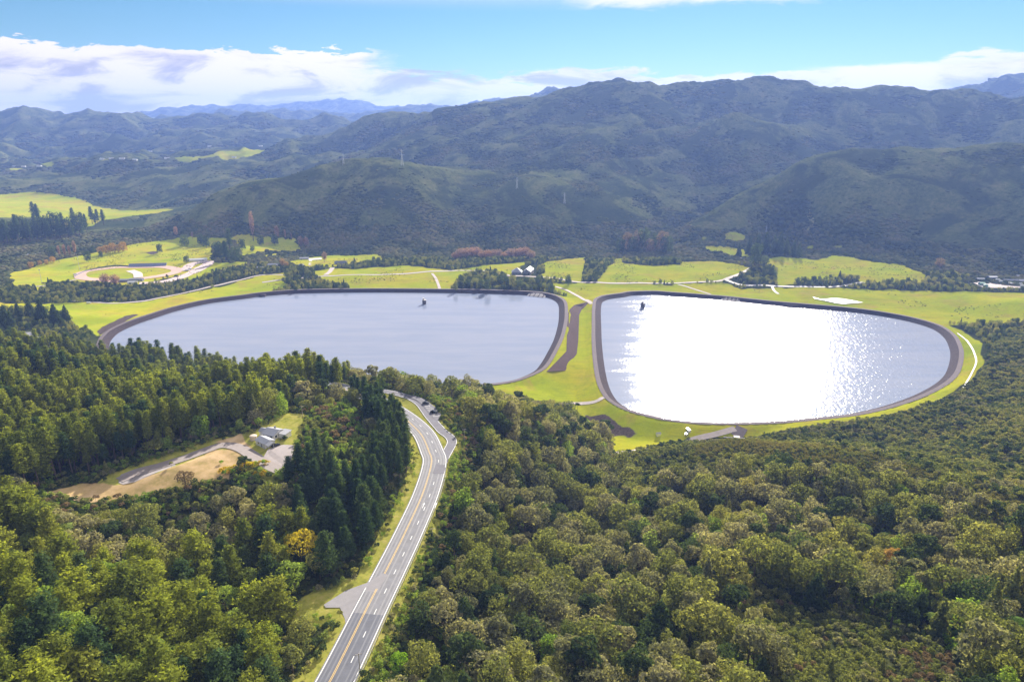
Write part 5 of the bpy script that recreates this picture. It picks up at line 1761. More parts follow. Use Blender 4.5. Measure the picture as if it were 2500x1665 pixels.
vt('bare', 1, 'pink', [(677,586)], 38, 'pale bare poplar right of the tall reddish poplar', 0.9, g)
vt('bare', 2, 'pink', [(697,586),(712,587)], [26, 20], ['slim pale poplar beside the farm field', 'short bare tree at the edge of the farm field'], 0.8, g)
vt('bare', 0, 'pink', [(735,603),(748,604)], [28, 26], ['bare pink-brown tree above the farm sheds', 'right twin of the bare trees above the farm sheds'], 0.9, g)
vt('bare', 1, 'pink', [(431,580),(470,583)], [28, 18], ['pale bare tree at the back of the paddock behind the speedway', 'smaller bare tree at the back of the paddock behind the speedway'], 0.9, g)
vt('bare', 0, 'pink', [(793,641)], 28, 'bare pinkish tree left of the grey farmhouse', 0.8, g)
vt('bare', 0, 'pink', [(258,697),(282,699)], 28, ['bare brown willow before the speedway track', 'right half of the bare willows before the speedway track'], 1.3, g)
vt('bare', 0, 'amber', [(690,652),(700,655)], [22, 18], ['orange-tinged tree beside the farm cottage roof', 'smaller orange tree beside the farm cottage roof'], 1.0)
g = 'amber trees behind the speedway'
vt('broad', 2, 'amber', [(247,622),(262,620),(275,618),(289,616),(303,614)], [18, 20, 23, 18, 22], ['leftmost amber tree of the row behind the speedway', 'second amber tree of the row behind the speedway', 'middle amber tree of the row behind the speedway', 'fourth amber tree of the row behind the speedway', 'rightmost amber tree of the row behind the speedway'], 0.9, g)
vt('broad', 2, 'amber', [(76,655),(98,648),(114,646),(129,642)], [14, 11, 11, 14], ['round amber tree at the left edge of the river paddock', 'small amber tree in the river paddock', 'low amber tree near the river paddock fence', 'amber tree nearest the poplars of the river paddock'], 1.0, g)
vt('bare', 2, 'pink', [(146,628),(160,630),(172,628),(185,625)], [26, 30, 26, 34], ['leftmost bare poplar by the river bend', 'second bare poplar by the river bend', 'third bare poplar by the river bend', 'tallest bare poplar by the river bend'], 1.0, g)
vt('broad', 0, 'dark', [(130,632),(227,618),(216,640),(247,630)], [24, 14, 22, 14], ['dark round tree left of the river poplars', 'dark round tree before the amber row', 'dark tree near the tall light mast', 'low dark tree below the amber row'], 0.9)
vt('broad', 1, 'dark', [(391,620)], 18, 'dark tree with a long shadow in the paddock behind the speedway', 1.0)
vt('broad', 1, 'dark', [(456,642)], 13, 'dark spreading tree beside the long white speedway shed', 1.4)
g = 'big dark pines along the river terrace'
for k in range(24):
    q = (2 + k * 9.2, 600 - k * 1.1 + (k * 37 % 11) - 6)
    vt('pine' if k % 3 else 'broad', k % 3, 'dark_pine' if k % 3 else 'dark', [q], 34 + (k * 53 % 19), ('dark pine' if k % 3 else 'dark round tree') + ' number %s from the left in the tall row along the river terrace' % ('one two three four five six seven eight nine ten eleven twelve thirteen fourteen fifteen sixteen seventeen eighteen nineteen twenty twenty-one twenty-two twenty-three twenty-four'.split()[k]), 0.85, g)
vt('pine', 1, 'dark_pine', [(84,533),(93,534)], [31, 28], ['lone dark pine pair in the far left pasture, taller one', 'lone dark pine pair in the far left pasture, shorter one'], 1.0)
vt('pine', 0, 'dark_pine', [(226,548),(240,549),(254,550),(234,552)], [34, 30, 30, 24], ['left pine of the knot at the far pasture corner', 'middle pine of the knot at the far pasture corner', 'right pine of the knot at the far pasture corner', 'front pine of the knot at the far pasture corner'], 1.0)
g = 'dark conifers left of the left reservoir'
for k, (q, h) in enumerate((((48,778),34), ((76,778),44), ((104,784),50), ((138,793),48), ((163,784),36), ((18,800),48), ((2,798),44), ((30,806),40))):
    vt('spire', 1, 'dark', [q], h, ('short', 'second', 'tallest', 'tall right', 'rightmost slim', 'broad lower', 'frame-edge', 'low middle')[k] + ' dark conifer in the knot left of the left reservoir', 0.95, g)
g = 'dark trees in the farm field'
for k, (kd, q, h) in enumerate((('pine', (562,612),46), ('pine', (552,636),42), ('broad', (575,640),36), ('broad', (538,628),32), ('broad', (592,612),22), ('broad', (617,614),14), ('broad', (638,600),22), ('broad', (672,600),22), ('broad', (451,600),26), ('broad', (492,600),24), ('broad', (505,606),22), ('broad', (528,614),22))):
    vt(kd, k % 3, 'dark' if kd == 'broad' else 'dark_pine', [q], h, ('tall pine at the top', 'pine in the middle', 'broad round tree at the foot', 'round tree left', 'right-hand tree', 'small lone tree', 'tree under the poplars', 'tree below the pale poplar', 'lone tree at the back', 'left tree of the line', 'middle tree of the line', 'right tree of the line')[k] + ' of the dark grove in the farm field', 1.0, g)
g = 'bare pink-brown grove at the foot of the middle hill'
for k in range(15):
    vt('bare', 0, 'pink', [(1112 + k * 13.2, 636 - (k * 29 % 9))], 22 + (k * 17 % 9), 'leftmost second third fourth fifth sixth seventh eighth ninth tenth eleventh twelfth thirteenth fourteenth fifteenth'.split()[k] + ' bare pink-brown tree from the left in the grove under the middle hill', 1.5, g)
g = 'brown trees behind the green paddock'
for k in range(9):
    vt('broad', k % 3, 'brown' if k % 2 else 'dark', [(1516 + k * 14, 618 - (k * 13 % 8))], 34 + (k * 31 % 14), 'leftmost second third fourth fifth sixth seventh eighth ninth tenth eleventh twelfth thirteenth fourteenth fifteenth'.split()[k] + (' tree from the left, dusky brown,' if k % 2 else ' tree from the left, dark,') + ' in the stand behind the green paddock', 0.9, g)
g = 'dark trees on the far bank of the left reservoir'
for k in range(14):
    vt('broad', k % 4, 'dark' if k % 3 else 'olive', [(1112 + k * 15.5, 710 - (k * 29 % 16))], 19 + (k * 23 % 11), 'leftmost second third fourth fifth sixth seventh eighth ninth tenth eleventh twelfth thirteenth fourteenth fifteenth'.split()[k] + (' dark tree' if k % 3 else ' olive tree') + ' from the left in the grove on the left reservoir far bank', 1.0, g)
vt('broad', 2, 'brown', [(2293,652)], 20, 'round brownish tree in the scrub above the right pasture', 1.2)
vt('broad', 3, 'dark', [(722,710)], 10, 'small dark bush on the far rim of the left reservoir', 1.4)
HGT2 = {'pine': 24, 'broad': 10.5, 'spire': 14, 'bare': 14}
BH = {('bare', 1): 17, ('bare', 2): 21}
_g = hit(np.array([q[3] for q in VT], float))
for (kd, sh, tn, q, h, wf, lab, grp), g3 in zip(VT, _g):
    sh = (4 + sh % 3) if kd == 'broad' else min(sh, len(SHAPES[kd]) - 1)
    dd = math.hypot(math.hypot(g3[0], g3[1]), CAM_Z - g3[2])
    hm = h * dd / FPX / 0.97
    s = hm / BH.get((kd, sh), HGT2[kd])
    t = thing(NAME[kd], lab, 'tree', tuple(g3), fr.uniform(0, 6.28), grp or 'single trees of the valley')
    t.scale = (s * wf, s * wf, s)
    link('crown', crown(kd, sh, tn), t)
    link('trunk', TRUNK[kd][sh], t)
# gorse and hedge by the drive
gp = hit(np.array([(540 + (k * 37 % 118), 1132 + (k * 23 % 34)) for k in range(34)], float))
gp = gp[np.argsort(to_px(gp)[:, 0])]
_ord = 'first second third fourth fifth sixth seventh eighth ninth tenth eleventh twelfth thirteenth fourteenth fifteenth sixteenth seventeenth eighteenth nineteenth twentieth'.split()
_ord += ['twenty-' + q for q in _ord[:9]] + ['thirtieth'] + ['thirty-' + q for q in _ord[:9]]
for k, q in enumerate(gp):
    o = link('gorse_bush', crown('shrub', k % 3, 'gold' if k % 3 else 'lime'), None, tuple(q))
    o.rotation_euler = (0, 0, k * 1.3)
    s = 0.8 + (k * 13 % 7) * 0.06
    o.scale = (s, s, s * 0.9)
    tag(o, ('yellow flowering' if k % 3 else 'lime green') + ' gorse bush, %s from the left on the sandy bank below the driveway' % _ord[k], 'bush', 'gorse on the sandy bank')
hl = resample(hit(np.array([(195,1178),(290,1148),(380,1118),(460,1092),(530,1072)], float)), 1.6)
hd = thing('hedge', 'clipped dark green hedge along the upper side of the driveway', 'hedge', tuple(hl[0]))
for k, q in enumerate(hl):
    o = link('foliage', crown('shrub', k % 3, 'olive' if k % 2 else 'fresh'), hd, tuple(q - hl[0]))
    s = 0.8 + (k * 7 % 5) * 0.04
    o.scale = (s, s, s * 0.85)
    o.rotation_euler = (0, 0, k * 2.1)

# ------------------------------------------------------------------ buildings, vehicles and small structures
M_WALL = plain('white_weatherboard', (0.74, 0.73, 0.72), 0.7, 0.04, 0.6)
M_IRON = plain('grey_roof_iron', (0.33, 0.34, 0.38), 0.45, 0.05, 0.6, spec=0.4)
M_IRON2 = plain('pale_roof_iron', (0.40, 0.40, 0.42), 0.4, 0.04, 0.6, spec=0.4)
M_DARKROOF = plain('slate_roof', (0.16, 0.18, 0.23), 0.6, 0.08, 0.4)
M_GREYWALL = plain('grey_block_wall', (0.28, 0.27, 0.28), 0.85, 0.08, 0.4)
M_GLASS = plain('dark_window_glass', (0.03, 0.04, 0.05), 0.08, 0.05, 1.0, spec=0.6)
M_CONC = plain('pale_weathered_concrete', (0.52, 0.49, 0.46), 0.85, 0.08, 0.5)
M_DARKCONC = plain('dark_stained_concrete', (0.14, 0.12, 0.13), 0.85, 0.12, 0.5)
M_WOOD = plain('weathered_pole_timber', (0.34, 0.30, 0.26), 0.9, 0.10, 0.8)
M_STEEL = plain('galvanised_steel', (0.58, 0.58, 0.58), 0.5, 0.05, 0.8, metallic=0.2)
M_BLACK = plain('black_car_paint', (0.016, 0.017, 0.02), 0.18, 0.05, 1.0, spec=0.6)
M_NAVY = plain('charcoal_car_paint', (0.05, 0.05, 0.058), 0.2, 0.05, 1.0, spec=0.6)
M_VAN = plain('white_vehicle_paint', (0.62, 0.62, 0.62), 0.3, 0.03, 0.6, spec=0.5)
M_TYRE = plain('tyre_rubber', (0.02, 0.02, 0.02), 0.9, 0.1, 2.0)
M_GREEN = plain('pale_green_paint', (0.24, 0.40, 0.33), 0.6, 0.05, 0.5)
M_TANK = plain('cream_tank_concrete', (0.62, 0.52, 0.42), 0.85, 0.06, 0.5)
M_BLUEIRON = plain('blue_grey_sheet', (0.22, 0.25, 0.34), 0.6, 0.06, 0.3)
M_LAMP = plain('tail_lamp_red', (0.30, 0.02, 0.02), 0.3, 0.02, 1.0)


def ground_at(p):
    return hit([p])[0]


def gable(label, cat, name, loc, rz, L, W, hw, hr, wall, roof, along='x', eave=0.35, wins=(), door=None, group=None, chimney=False):
    """building with a gable roof, ridge along x; wins: (side, position along, width, sill, head)"""
    t = thing(name, label, cat, loc, rz, group)
    x0, x1, y0, y1 = -L / 2, L / 2, -W / 2, W / 2
    MB().prism([(y0, -1.0), (y1, -1.0), (y1, hw), (0, hw + hr - 0.12), (y0, hw)], x0, x1).build('wall', wall, t)
    k = hr / (W / 2)
    for s in (-1, 1):
        ye = s * (W / 2 + eave)
        ze = hw - eave * k
        prof = [(0, hw + hr), (ye, ze), (ye, ze + 0.16), (0, hw + hr + 0.16)]
        if s > 0:
            prof = prof[::-1]
        MB().prism(prof, x0 - eave, x1 + eave).build('roof', roof, t)
    for side, at_, wd, a, b in wins:
        mb = MB()
        if side in ('f', 'b'):
            yy = y0 if side == 'f' else y1
            sg = -1 if side == 'f' else 1
            fr_ = MB().box(at_ - wd / 2 - .07, at_ + wd / 2 + .07, min(yy, yy + sg * .05), max(yy, yy + sg * .05), a - .07, b + .07).build('window', M_VAN, t)
            mb.box(at_ - wd / 2, at_ + wd / 2, min(yy + sg * .05, yy + sg * .07), max(yy + sg * .05, yy + sg * .07), a, b)
        else:
            xx = x0 if side == 'l' else x1
            sg = -1 if side == 'l' else 1
            fr_ = MB().box(min(xx, xx + sg * .05), max(xx, xx + sg * .05), at_ - wd / 2 - .07, at_ + wd / 2 + .07, a - .07, b + .07).build('window', M_VAN, t)
            mb.box(min(xx + sg * .05, xx + sg * .07), max(xx + sg * .05, xx + sg * .07), at_ - wd / 2, at_ + wd / 2, a, b)
        mb.build('pane', M_GLASS, fr_)
    if door:
        side, at_, wd, hh_ = door
        yy = y0 if side == 'f' else y1
        sg = -1 if side == 'f' else 1
        if side in 'fb':
            d = MB().box(at_ - wd / 2, at_ + wd / 2, min(yy, yy + sg * .06), max(yy, yy + sg * .06), 0.05, hh_).build('door', M_GREYWALL, t)
        else:
            xx = x0 if side == 'l' else x1
            sg = -1 if side == 'l' else 1
            d = MB().box(min(xx, xx + sg * .06), max(xx, xx + sg * .06), at_ - wd / 2, at_ + wd / 2, 0.05, hh_).build('door', M_GREYWALL, t)
    if chimney:
        MB().box(-0.3, 0.3, W * 0.2 - 0.3, W * 0.2 + 0.3, hw, hw + hr + 0.8).build('chimney', M_GREYWALL, t)
    return t


# the house on the hill
hg = ground_at((668, 1064))
house = gable('white weatherboard house with grey iron roof on the hilltop lawn', 'house', 'house', (hg[0], hg[1], hg[2] - .05), R(-22), 7.6, 8.6, 2.6, 1.7, M_WALL, M_IRON,
              wins=[('r', -2.4, 1.4, 0.9, 2.1), ('r', 0.0, 1.4, 0.9, 2.1), ('r', 2.4, 1.0, 0.9, 2.1), ('f', -2.3, 1.6, 0.9, 2.1), ('f', 2.2, 1.6, 0.9, 2.1)], door=('f', 0.2, 1.0, 2.05), chimney=True)
wg = MB().prism([(-2.2, -1), (2.2, -1), (2.2, 2.4), (0, 3.4), (-2.2, 2.4)], -7.6, -3.78)
wg.build('wing_wall', M_WALL, house)
for s in (-1, 1):
    pr = [(0, 3.5), (s * 2.6, 2.32), (s * 2.6, 2.46), (0, 3.64)]
    o = MB().prism(pr if s < 0 else pr[::-1], -8.0, -3.3).build('wing_roof', M_IRON, house)
MB().box(3.83, 8.4, -0.5, 4.2, -1, 2.5).build('annexe_wall', M_WALL, house)
MB().prism([(-0.9, 2.5), (4.6, 3.0), (4.6, 3.15), (-0.9, 2.65)][::-1], 3.84, 8.8).build('annexe_roof', M_IRON2, house)
gg = ground_at((648, 1084))
gar = gable('white garage with grey roof and open carport in front of the house', 'garage', 'garage', (gg[0], gg[1], gg[2] - .05), R(-38), 8.2, 6.0, 2.4, 1.2, M_WALL, M_IRON,
            wins=[('f', -1.5, 1.2, 0.9, 1.9)], door=('f', 1.4, 1.0, 2.0))
MB().prism([(-3.2, 2.30), (0, 3.45), (0, 3.57), (-3.2, 2.42)], 4.5, 8.0).build('carport_roof', M_IRON2, gar)
for a, b in ((7.8, -3.0), (7.8, -0.2)):
    MB().tube((a, b, -0.6), (a, b, 2.5), 0.07).build('carport_post', M_VAN, gar)
tg = ground_at((619, 1072))
t = thing('water_tank', 'round cream concrete water tank left of the house', 'water tank', tuple(tg))
MB().lathe([(1.85, -0.5), (1.85, 2.0)], 20).build('tank_wall', M_TANK, t)
MB().lathe([(1.95, 2.0), (1.5, 2.25), (0.8, 2.42), (0.12, 2.5)], 20).build('tank_lid', M_TANK, t)


def make_car(name, label, paint, loc, rz, L=4.5, van=False, group='parked cars'):
    t = thing(name, label, 'van' if van else 'car', loc, rz, group)
    w_ = 0.9
    if van:
        side = [(-L / 2, 0.35), (-L / 2, 1.95), (-L / 2 + .2, 2.1), (L / 2 - 1.2, 2.1), (L / 2 - .55, 1.25), (L / 2, 1.05), (L / 2, 0.35)]
    else:
        side = [(-L / 2, 0.32), (-L / 2, 0.86), (-L / 2 + .25, 0.96), (L / 2 - .95, 0.96), (L / 2 - .1, 0.80), (L / 2, 0.62), (L / 2, 0.32)]
    MB().prism(side[::-1], -w_, w_, 'y').build('body', paint, t)
    if not van:
        cab = [(-L / 2 + .55, 0.96), (-L / 2 + 1.0, 1.42), (L / 2 - 2.1, 1.44), (L / 2 - 1.35, 0.96)]
        MB().prism(cab[::-1], -w_ + .12, w_ - .12, 'y').build('windows', M_GLASS, t)
        MB().box(-L / 2 + .98, L / 2 - 2.05, -w_ + .14, w_ - .14, 1.42, 1.49).build('cabin_roof', paint, t)
    else:
        MB().prism([(L / 2 - 1.18, 2.06), (L / 2 - .56, 1.30), (L / 2 - .52, 1.33), (L / 2 - 1.14, 2.09)], -w_ + .1, w_ - .1, 'y').build('windscreen', M_GLASS, t)
    for sx in (-L / 2 + .85, L / 2 - .85):
        for sy in (-w_ + .02, w_ - .02):
            wm = MB().tube((sx, sy - .11, 0.33), (sx, sy + .11, 0.33), 0.33, 0.33, 12).build('wheel', M_TYRE, t)
            MB().tube((sx, sy - .125, 0.33), (sx, sy + .125, 0.33), 0.18, 0.18, 8).build('rim', M_STEEL, wm)
    for sy in (-.62, .62):
        MB().box(L / 2 - .06, L / 2 + .02, sy - .18, sy + .18, 0.62, 0.78).build('headlight', M_STEEL, t)
        MB().box(-L / 2 - .02, -L / 2 + .03, sy - .16, sy + .16, 0.66, 0.82).build('tail_light', M_LAMP, t)
    return t


for q, p_, l in (((1040, 985), M_NAVY, 'charcoal car parked at the upper end of the roadside car park'), ((1059, 1007), M_BLACK, 'black car parked at the lower end of the roadside car park')):
    g = on_plane([q], 67.24)[0]
    make_car('parked_car', l, p_, tuple(g), R(-8))
g = ground_at((673, 1089))
make_car('parked_car', 'dark car standing under the carport beside the garage', M_BLACK, (g[0], g[1], g[2]), R(52))

# poles
for q, h, lab, arm in (((739, 1018), 7.0, 'weathered power pole with crossarm on the lawn edge behind the house', True), ((885, 952), 8.0, 'pale power pole above the pines near the highway top', True),
                       ((1134, 1088), 10.5, 'tall power pole in the bush right of the slip road', True), ((1056, 1318), 6.0, 'roadside pole with lamp arm at the highway bend exit', True),
                       ((879, 1640), 7.5, 'roadside pole with crossarm beside the lowest guard rail', True), ((1075, 982), 5.5, 'white pole at the back of the car park', False)):
    g = ground_at(q)
    t = thing('power_pole', lab, 'pole', tuple(g), R(20), 'power poles')
    MB().tube((0, 0, -1), (0, 0, h), 0.17, 0.12, 8).build('post', M_WOOD if arm else M_VAN, t)
    if arm:
        MB().box(-1.1, 1.1, -0.07, 0.07, h - .5, h - .34).build('crossarm', M_WOOD, t)
        for xx in (-0.95, 0.0, 0.95):
            MB().lathe([(0.06, h - .34), (0.09, h - .22), (0.04, h - .10)], 6, (xx, 0)).build('insulator', M_VAN, t)

# guard rail along the right side of the highway
off = 7.4
tt = np.gradient(RD[:, :2], axis=0); tt /= np.hypot(tt[:, 0], tt[:, 1])[:, None]
RL = RD[:, :2] + np.stack([tt[:, 1], -tt[:, 0]], 1) * off
RLz = RD[:, 2]
sel = [i for i in range(len(RD)) if 1160 < to_px(np.array([[RL[i, 0], RL[i, 1], RLz[i]]]))[0, 1] < 1730]
gr = thing('guard_rail', 'long steel guard rail on timber posts along the right edge of the highway', 'guard rail', (RL[sel[0], 0], RL[sel[0], 1], RLz[sel[0]]))
o0 = np.array([RL[sel[0], 0], RL[sel[0], 1], RLz[sel[0]]])
post_me = MB().box(-.10, .10, -.10, .10, -0.6, 0.82).mesh('post', M_WOOD)
for i in sel:
    link('post', post_me, gr, tuple(np.array([RL[i, 0], RL[i, 1], RLz[i]]) - o0))
rp = np.array([[RL[i, 0], RL[i, 1], RLz[i]] for i in sel]) - o0
mb = MB()
for k in range(len(rp) - 1):
    a, b = rp[k], rp[k + 1]
    d = (b - a)[:2]; d = d / np.hypot(*d); nn = np.array([d[1], -d[0]]) * -0.13
    mb.add([(a[0] + nn[0], a[1] + nn[1], a[2] + .45), (b[0] + nn[0], b[1] + nn[1], b[2] + .45), (b[0] + nn[0], b[1] + nn[1], b[2] + .78), (a[0] + nn[0], a[1] + nn[1], a[2] + .78),
            (a[0] + nn[0] * 1.5, a[1] + nn[1] * 1.5, a[2] + .45), (b[0] + nn[0] * 1.5, b[1] + nn[1] * 1.5, b[2] + .45), (b[0] + nn[0] * 1.5, b[1] + nn[1] * 1.5, b[2] + .78), (a[0] + nn[0] * 1.5, a[1] + nn[1] * 1.5, a[2] + .78)],
           [(3, 2, 1, 0), (4, 5, 6, 7), (3, 7, 6, 2), (0, 1, 5, 4)])
mb.build('rail', M_STEEL, gr)
for q, l in (((1012, 1022), 'white marker post on the inner edge of the highway bend'), ((948, 988), 'white marker post where the highway bend meets the pines'), ((1112, 1078), 'white marker post at the slip road hairpin')):
    g = ground_at(q)
    t = thing('marker_post', l, 'marker post', tuple(g), 0, 'white roadside marker posts')
    MB().box(-.07, .07, -.03, .03, -.4, 1.15).build('post', M_VAN, t)
    MB().box(-.05, .05, -.035, .035, 0.85, 0.98).build('reflector', M_LAMP, t)

# painted arrows where the slip lane begins
for q in ((1034, 1232), (1064, 1232)):
    g = on_plane([q], 69.0)[0]
    dd, tpar = seg_dist(np.array([g[0]]), np.array([g[1]]), RD)
    i = int(tpar[0])
    d = RD[i + 1] - RD[i]
    o = MB().add([(-.12, -2.6, 0), (.12, -2.6, 0), (.12, .6, 0), (-.12, .6, 0), (-.5, .6, 0), (.5, .6, 0), (0, 2.4, 0)], [(0, 1, 2, 3), (4, 5, 6)]).build('lane_arrow', M_WHITE, road, (g[0], g[1], RD[i, 2] + .085))
    o.rotation_euler = (0, 0, math.atan2(d[1], d[0]) - R(90))

# intake towers standing in the water
for q, l, top in (((1036, 742), 'dark round intake tower with pale cap in the left reservoir', M_CONC), ((1569, 751), 'dark round intake tower with hoist hut in the glare of the right reservoir', M_DARKCONC)):
    g = on_plane([q], 0)[0]
    t = thing('intake_tower', l, 'intake tower', tuple(g), R(15), 'intake towers of the reservoirs')
    MB().lathe([(2.7, -3), (2.7, 5.4)], 16).build('shaft', M_DARKCONC, t)
    dk = MB().lathe([(3.1, 5.4), (3.1, 5.8)], 16).build('deck', top, t)
    for k in range(10):
        a = k * .628
        MB().tube((2.95 * math.cos(a), 2.95 * math.sin(a), 5.8), (2.95 * math.cos(a), 2.95 * math.sin(a), 6.9), .06, .06, 4).build('railing_post', M_STEEL, dk)
    MB().box(-1.9, 0.1, -.9, .9, 5.8, 7.9).build('hoist_hut', top, t)
    MB().box(-2.2, 0.4, -1.2, 1.2, 7.9, 8.15).build('hut_roof', top, t)

# inlet fins on the banks
for pa, pb, n_, l, lk in (((1291, 722), (1328, 726), 7, 'row of pale concrete fins on the inlet apron of the left reservoir', None), ((1764, 733), (1802, 737), 8, 'row of low concrete fins on the inlet apron of the right reservoir', None)):
    a, b = on_plane([pa, pb], 0.0)
    d = (b - a); Ld = np.hypot(d[0], d[1]); ang = math.atan2(d[1], d[0])
    t = thing('inlet_apron', l, 'inlet', tuple(a), ang, 'reservoir inlets')
    MB().add([(-2, -1.5, 0.05), (Ld + 2, -1.5, 0.05), (Ld + 2, 10.5, CRZ + .12), (-2, 10.5, CRZ + .12), (-2, -1.5, -1), (Ld + 2, -1.5, -1), (Ld + 2, 10.5, -1), (-2, 10.5, -1)],
             [(0, 1, 2, 3), (0, 4, 5, 1), (1, 5, 6, 2), (2, 6, 7, 3), (3, 7, 4, 0)]).build('apron', M_CONC, t)
    for k in range(n_):
        x = Ld * (k + .5) / n_
        MB().add([(x - .35, -3.5, -.6), (x + .35, -3.5, -.6), (x + .35, 6, 2.4), (x - .35, 6, 2.4), (x - .35, -3.5, .7), (x + .35, -3.5, .7), (x + .35, 6, 3.6), (x - .35, 6, 3.6)],
                 [(4, 5, 6, 7), (0, 1, 5, 4), (1, 2, 6, 5), (2, 3, 7, 6), (3, 0, 4, 7)]).build('fin', M_DARKCONC if k % 2 == 0 else M_CONC, t)
# rock spurs running out from the banks
for outl, l in (([(1896, 746), (1925, 751), (1952, 752.5), (1962, 752.5), (1950, 748), (1905, 742)], 'low spur of dark rock at the far bank of the right reservoir'),
                ([(628, 725), (638, 726.5), (648, 725.5), (655, 721), (640, 719), (628, 721)], 'low spur of dark rock at the far bank of the left reservoir')):
    P3 = on_plane(outl, 0.0); c = P3.mean(0)
    n_ = len(P3)
    vs = [(p[0] - c[0], p[1] - c[1], -1.0) for p in P3] + [((p[0] - c[0]) * .62, (p[1] - c[1]) * .62 + 2.0, 2.6) for p in P3]
    mb = MB().add(vs, [(i, (i + 1) % n_, n_ + (i + 1) % n_, n_ + i) for i in range(n_)] + [tuple(range(n_, 2 * n_))])
    tag(mb.build('rock_spur', M_RIPRAP, None, tuple(c)), l, 'rock spur', 'rock spurs of the reservoirs')

# concrete outlet below the near bank of the right reservoir
g = ground_at((1798, 1072))
t = thing('outlet_structure', 'white concrete outlet block with wing walls below the near bank of the right reservoir', 'outlet', tuple(g), R(-12))
MB().box(-2.4, 2.4, -2.0, 2.0, -1.5, 2.3).build('block', M_PALE, t)
MB().box(-10, -2.42, -0.2, 0.2, -1.5, 1.2).build('wing_wall', M_PALE, t)
MB().box(2.42, 6.5, 0.6, 1.0, -1.5, 1.2).build('wing_wall', M_PALE, t)
MB().box(1.9, 2.6, -6.5, -2.02, -1.5, 0.8).build('chute_wall', M_PALE, t)
# white vehicles on the grass below the bank
g = ground_at((1676, 1062))
make_car('camper_van', 'white camper van on the grass below the near reservoir bank', M_VAN, tuple(g), R(52), 5.4, True, 'white vehicles on the grass')
g = ground_at((1680, 1054))
t = thing('caravan', 'white caravan hitched behind the camper van on the grass', 'caravan', tuple(g), R(100), 'white vehicles on the grass')
MB().prism([(-2.6, .5), (2.3, .5), (2.6, 1.5), (2.2, 2.6), (-2.3, 2.6), (-2.6, 1.6)], -1.1, 1.1, 'y').build('body', M_VAN, t)
MB().box(-1.2, 1.2, -1.13, -1.10, 1.4, 2.1).build('window', M_GLASS, t)
for sy in (-1.0, 1.0):
    MB().tube((0, sy - .1, .35), (0, sy + .1, .35), .35, .35, 10).build('wheel', M_TYRE, t)
g = ground_at((1607, 1062))
gable('small white hut alone on the bright grass below the dam', 'hut', 'field_hut', tuple(g), R(10), 3.4, 2.6, 1.7, .7, M_VAN, M_IRON2)

# waterworks buildings between the reservoirs
g = ground_at((1262, 668))
t = thing('pump_house', 'square grey building with pyramid roof by the valley road', 'pump house', tuple(g), R(-4))
MB().box(-8, 8, -8, 8, -1, 3.6).build('wall', M_GREYWALL, t)
for s in range(4):
    a = s * math.pi / 2
    ca, sa = math.cos(a), math.sin(a)
    rot_ = lambda x, y: (x * ca - y * sa, x * sa + y * ca)
    p0, p1, p2 = rot_(-8.8, -8.8), rot_(8.8, -8.8), (0, 0)
    MB().add([(*p0, 3.61), (*p1, 3.61), (0, 0, 10.2)], [(0, 1, 2)]).build('roof', M_IRON, t)
for x in (-5, 0, 5):
    f_ = MB().box(x - .9, x + .9, -8.06, -8.0, 1.0, 2.6).build('window', M_VAN, t)
    MB().box(x - .75, x + .75, -8.09, -8.06, 1.15, 2.45).build('pane', M_GLASS, f_)
g = ground_at((1290, 668))
gable('tall gabled grey building with pale sunlit roof beside the pump house', 'building', 'filter_house', tuple(g), R(76), 26, 13, 6.0, 4.2, M_GREYWALL, M_IRON2, wins=[('l', -3, 1.6, 1, 3), ('l', 3, 1.6, 1, 3)], door=('l', 0, 2, 3))
# farm
for q, l, L, W, hw, hr, rz, wl, rf in (((832, 645), 'grey farmhouse with slate roof on the yellow pasture', 21, 9, 3, 3, 3, M_GREYWALL, M_DARKROOF), ((743, 634), 'long grey shed at the top of the farm yard', 17, 9, 3, 1.8, 14, M_GREYWALL, M_IRON),
                                       ((667, 650), 'pale iron-roofed farm cottage among amber trees', 17, 9, 3, 1.8, -6, M_GREYWALL, M_IRON), ((636, 656), 'low pale shed left of the farm cottage', 11, 6, 2.5, 1, 5, M_GREYWALL, M_IRON2),
                                       ((736, 649), 'small white shed below the farm yard', 8, 5, 2.4, 1, 3, M_WALL, M_IRON2)):
    g = ground_at(q)
    gable(l, 'house' if 'house' in l or 'cottage' in l else 'shed', 'farmhouse' if 'house' in l else 'farm_cottage' if 'cottage' in l else 'farm_shed', tuple(g), R(rz), L, W, hw, hr, wl, rf,
          wins=[('f', -L * .3, 1.6, .9, 2.1), ('f', L * .3, 1.6, .9, 2.1)], door=('f', 0, 1.1, 2.1), group='farm buildings')
fill('farm_yard', hit(np.array([(745,632),(785,630),(786,634),(762,636),(760,648),(753,648),(755,636)], float)), M_PALE, 0.5, 6.0)

